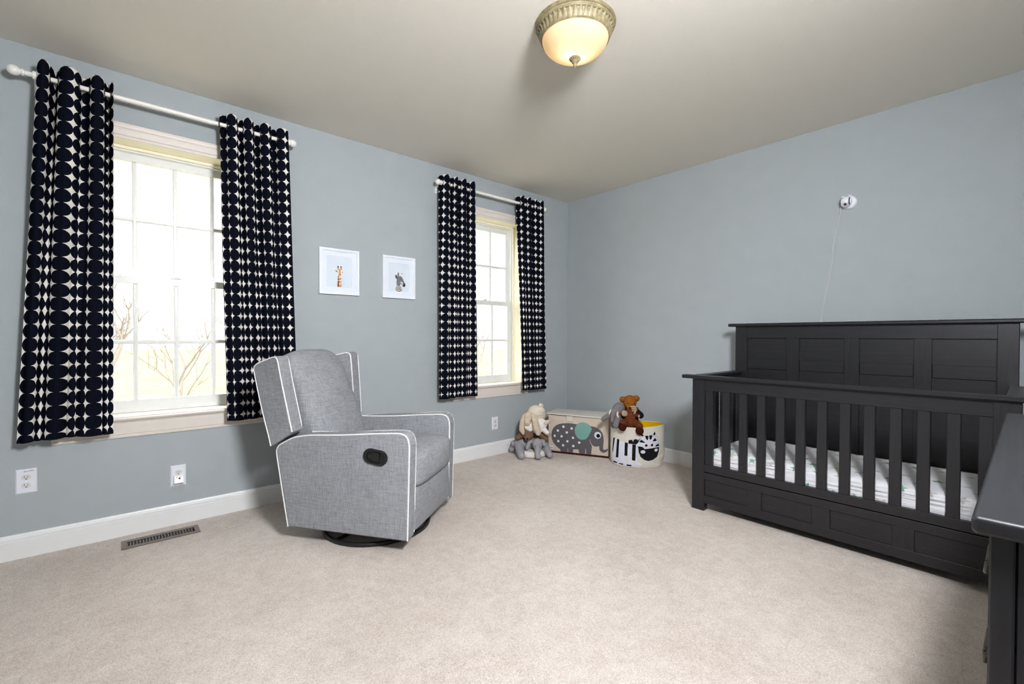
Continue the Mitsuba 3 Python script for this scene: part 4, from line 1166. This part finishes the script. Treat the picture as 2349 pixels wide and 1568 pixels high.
t = thing('plush_rabbit', 'tan plush rabbit with long drooping ears and a white jumper, in the toy pile', 'plush toy')
put('head', plush([((q(-.040, -.030, .388), .050), (q(-.042, -.045, .360), .046)), ((q(-.044, -.060, .352), .038), (q(-.046, -.075, .338), .030))], .006, 8, .0014, 140, 13), 'tan_plush', t, True)
put('jumper', plush([((q(-.030, -.020, .310), .058), (q(-.028, -.035, .285), .052)), ((q(-.05, -.06, .290), .026), (q(-.02, -.085, .275), .022))], .006, 8, .001, 120, 14), 'white_plush', t, True, 'white knitted jumper')
put('ear', plush([((q(-.078, -.030, .400), .020), (q(-.098, -.050, .340), .026)), ((q(-.098, -.050, .340), .026), (q(-.104, -.060, .270), .026)), ((q(-.104, -.060, .270), .026), (q(-.085, -.070, .238), .022))], .006, 8, .0016, 150, 15), 'tan_plush', t, True)
put('ear', plush([((q(.006, -.050, .402), .018), (q(.030, -.085, .350), .032)), ((q(.030, -.085, .350), .032), (q(.044, -.105, .285), .036)), ((q(.044, -.105, .285), .036), (q(.058, -.110, .245), .026))], .006, 8, .0016, 150, 16), 'tan_plush', t, True)
bead(t, q(-.012, -.088, .368), .0045)
put('nose', flat_blob(q(-.047, -.107, .340), .006, .004, .004), 'antler_cloth', t, True)

q = at_of(BC - R2 * .078 + [0, 0, .078])                                # in the bin
t = thing('plush_grey_elephant', 'slate grey plush elephant with ivory tusks hanging over the left edge of the bin', 'plush toy')
put('body', plush([((q(-.110, -.03, .30), .070), (q(-.120, -.05, .40), .056)), ((q(-.130, -.09, .385), .040), (q(-.158, -.175, .332), .028)), ((q(-.158, -.175, .332), .028), (q(-.166, -.192, .312), .028)),
                   ((q(-.17, -.07, .395), .030), (q(-.232, -.090, .372), .023)), ((q(-.232, -.090, .372), .023), (q(-.258, -.088, .352), .022))], .006, 10, .0006, 160, 20), 'slate_plush', t, True)
put('head', plush([((q(-.112, -.075, .448), .056), (q(-.130, -.090, .430), .050)), ((q(-.160, -.105, .425), .030), (q(-.186, -.140, .388), .018)), ((q(-.186, -.140, .388), .018), (q(-.194, -.168, .345), .013))], .006, 8, .0006, 160, 21), 'slate_plush', t, True)
put('ear', plush([((q(-.152, -.112, .440), .012), (q(-.160, -.120, .415), .012))], .005, 4, .0005, 120, 22), 'slate_plush', t, True)
put('tusk', tube([q(-.190, -.095, .438), q(-.204, -.105, .415), q(-.210, -.110, .398)], [.008, .009, .005], 8), 'ivory_cloth', t, True)
put('tusk', tube([q(-.138, -.145, .428), q(-.147, -.155, .405), q(-.138, -.158, .384), q(-.132, -.155, .375)], [.007, .009, .009, .005], 8), 'ivory_cloth', t, True)
bead(t, q(-.123, -.131, .464), .0042)

t = thing('plush_teddy', 'ginger teddy bear in a black shirt sitting at the back of the bin', 'plush toy')
put('head', plush([((q(.006, -.005, .500), .064), (q(.004, -.020, .490), .060)), ((q(-.014, -.065, .462), .034), (q(-.018, -.080, .456), .027))], .006, 8, .003, 130, 23), 'ginger_plush', t, True)
for x in (-.060, .070):
    put('ear', plush([((q(x, .0, .520 + .012 * (x > 0)), .030), (q(x, -.006, .522 + .012 * (x > 0)), .028))], .006, 4, .0025, 130, 24), 'ginger_plush', t, True)
put('shirt', plush([((q(.010, .005, .400), .070), (q(.010, .01, .30), .085)), ((q(-.03, .0, .415), .040), (q(-.075, -.02, .380), .030)), ((q(.05, .0, .415), .040), (q(.105, -.02, .375), .030))], .008, 8, .0006, 100, 25), 'black_felt', t, True, 'black shirt')
bead(t, q(-.026, -.076, .495), .005); bead(t, q(.033, -.075, .497), .005)
put('nose', flat_blob(q(-.019, -.110, .460), .009, .006, .007), 'moose_dark', t, True)

q = at_of(BC - R2 * .100 + [0, 0, .062])
t = thing('plush_moose', 'dark brown plush moose with tan antlers flopped over the front edge of the bin', 'plush toy')
put('body', plush([((q(-.002, -.105, .425), .046), (q(.000, -.110, .405), .050)), ((q(.000, -.110, .405), .050), (q(.000, -.130, .350), .056)), ((q(-.03, -.10, .425), .026), (q(-.082, -.125, .418), .018)), ((q(.035, -.10, .430), .024), (q(.062, -.12, .466), .018)),
                   ((q(.05, -.11, .41), .020), (q(.074, -.125, .405), .019)), ((q(-.04, -.14, .345), .036), (q(-.080, -.190, .345), .034)), ((q(.040, -.14, .345), .034), (q(.066, -.205, .325), .031))], .006, 8, .0032, 130, 26), 'moose_plush', t, True)
put('hoof', plush([((q(-.094, -.205, .322), .034), (q(-.088, -.212, .316), .034))], .006, 4, .0030, 130, 27), 'moose_dark', t, True)
put('hoof', plush([((q(.062, -.222, .292), .034), (q(.064, -.224, .284), .034))], .006, 4, .0030, 130, 28), 'moose_dark', t, True)
put('antler', flat_blob(q(-.060, -.165, .432), .027, .014, .027, np.column_stack([R2, F2, [0, 0, 1.0]]), 2.4), 'antler_cloth', t, True)
put('antler', plush([((q(.036, -.155, .490), .012), (q(.044, -.150, .465), .014)), ((q(.044, -.15, .465), .014), (q(.034, -.150, .432), .010)), ((q(.036, -.155, .490), .012), (q(.002, -.158, .493), .010)), ((q(.040, -.155, .472), .011), (q(.010, -.158, .474), .008)), ((q(.040, -.152, .455), .010), (q(.012, -.156, .455), .007))], .004, 5, .0003, 120, 29), 'antler_cloth', t, True)
put('pad', flat_blob(q(.078, -.136, .402), .012, .010, .014), 'antler_cloth', t, True)
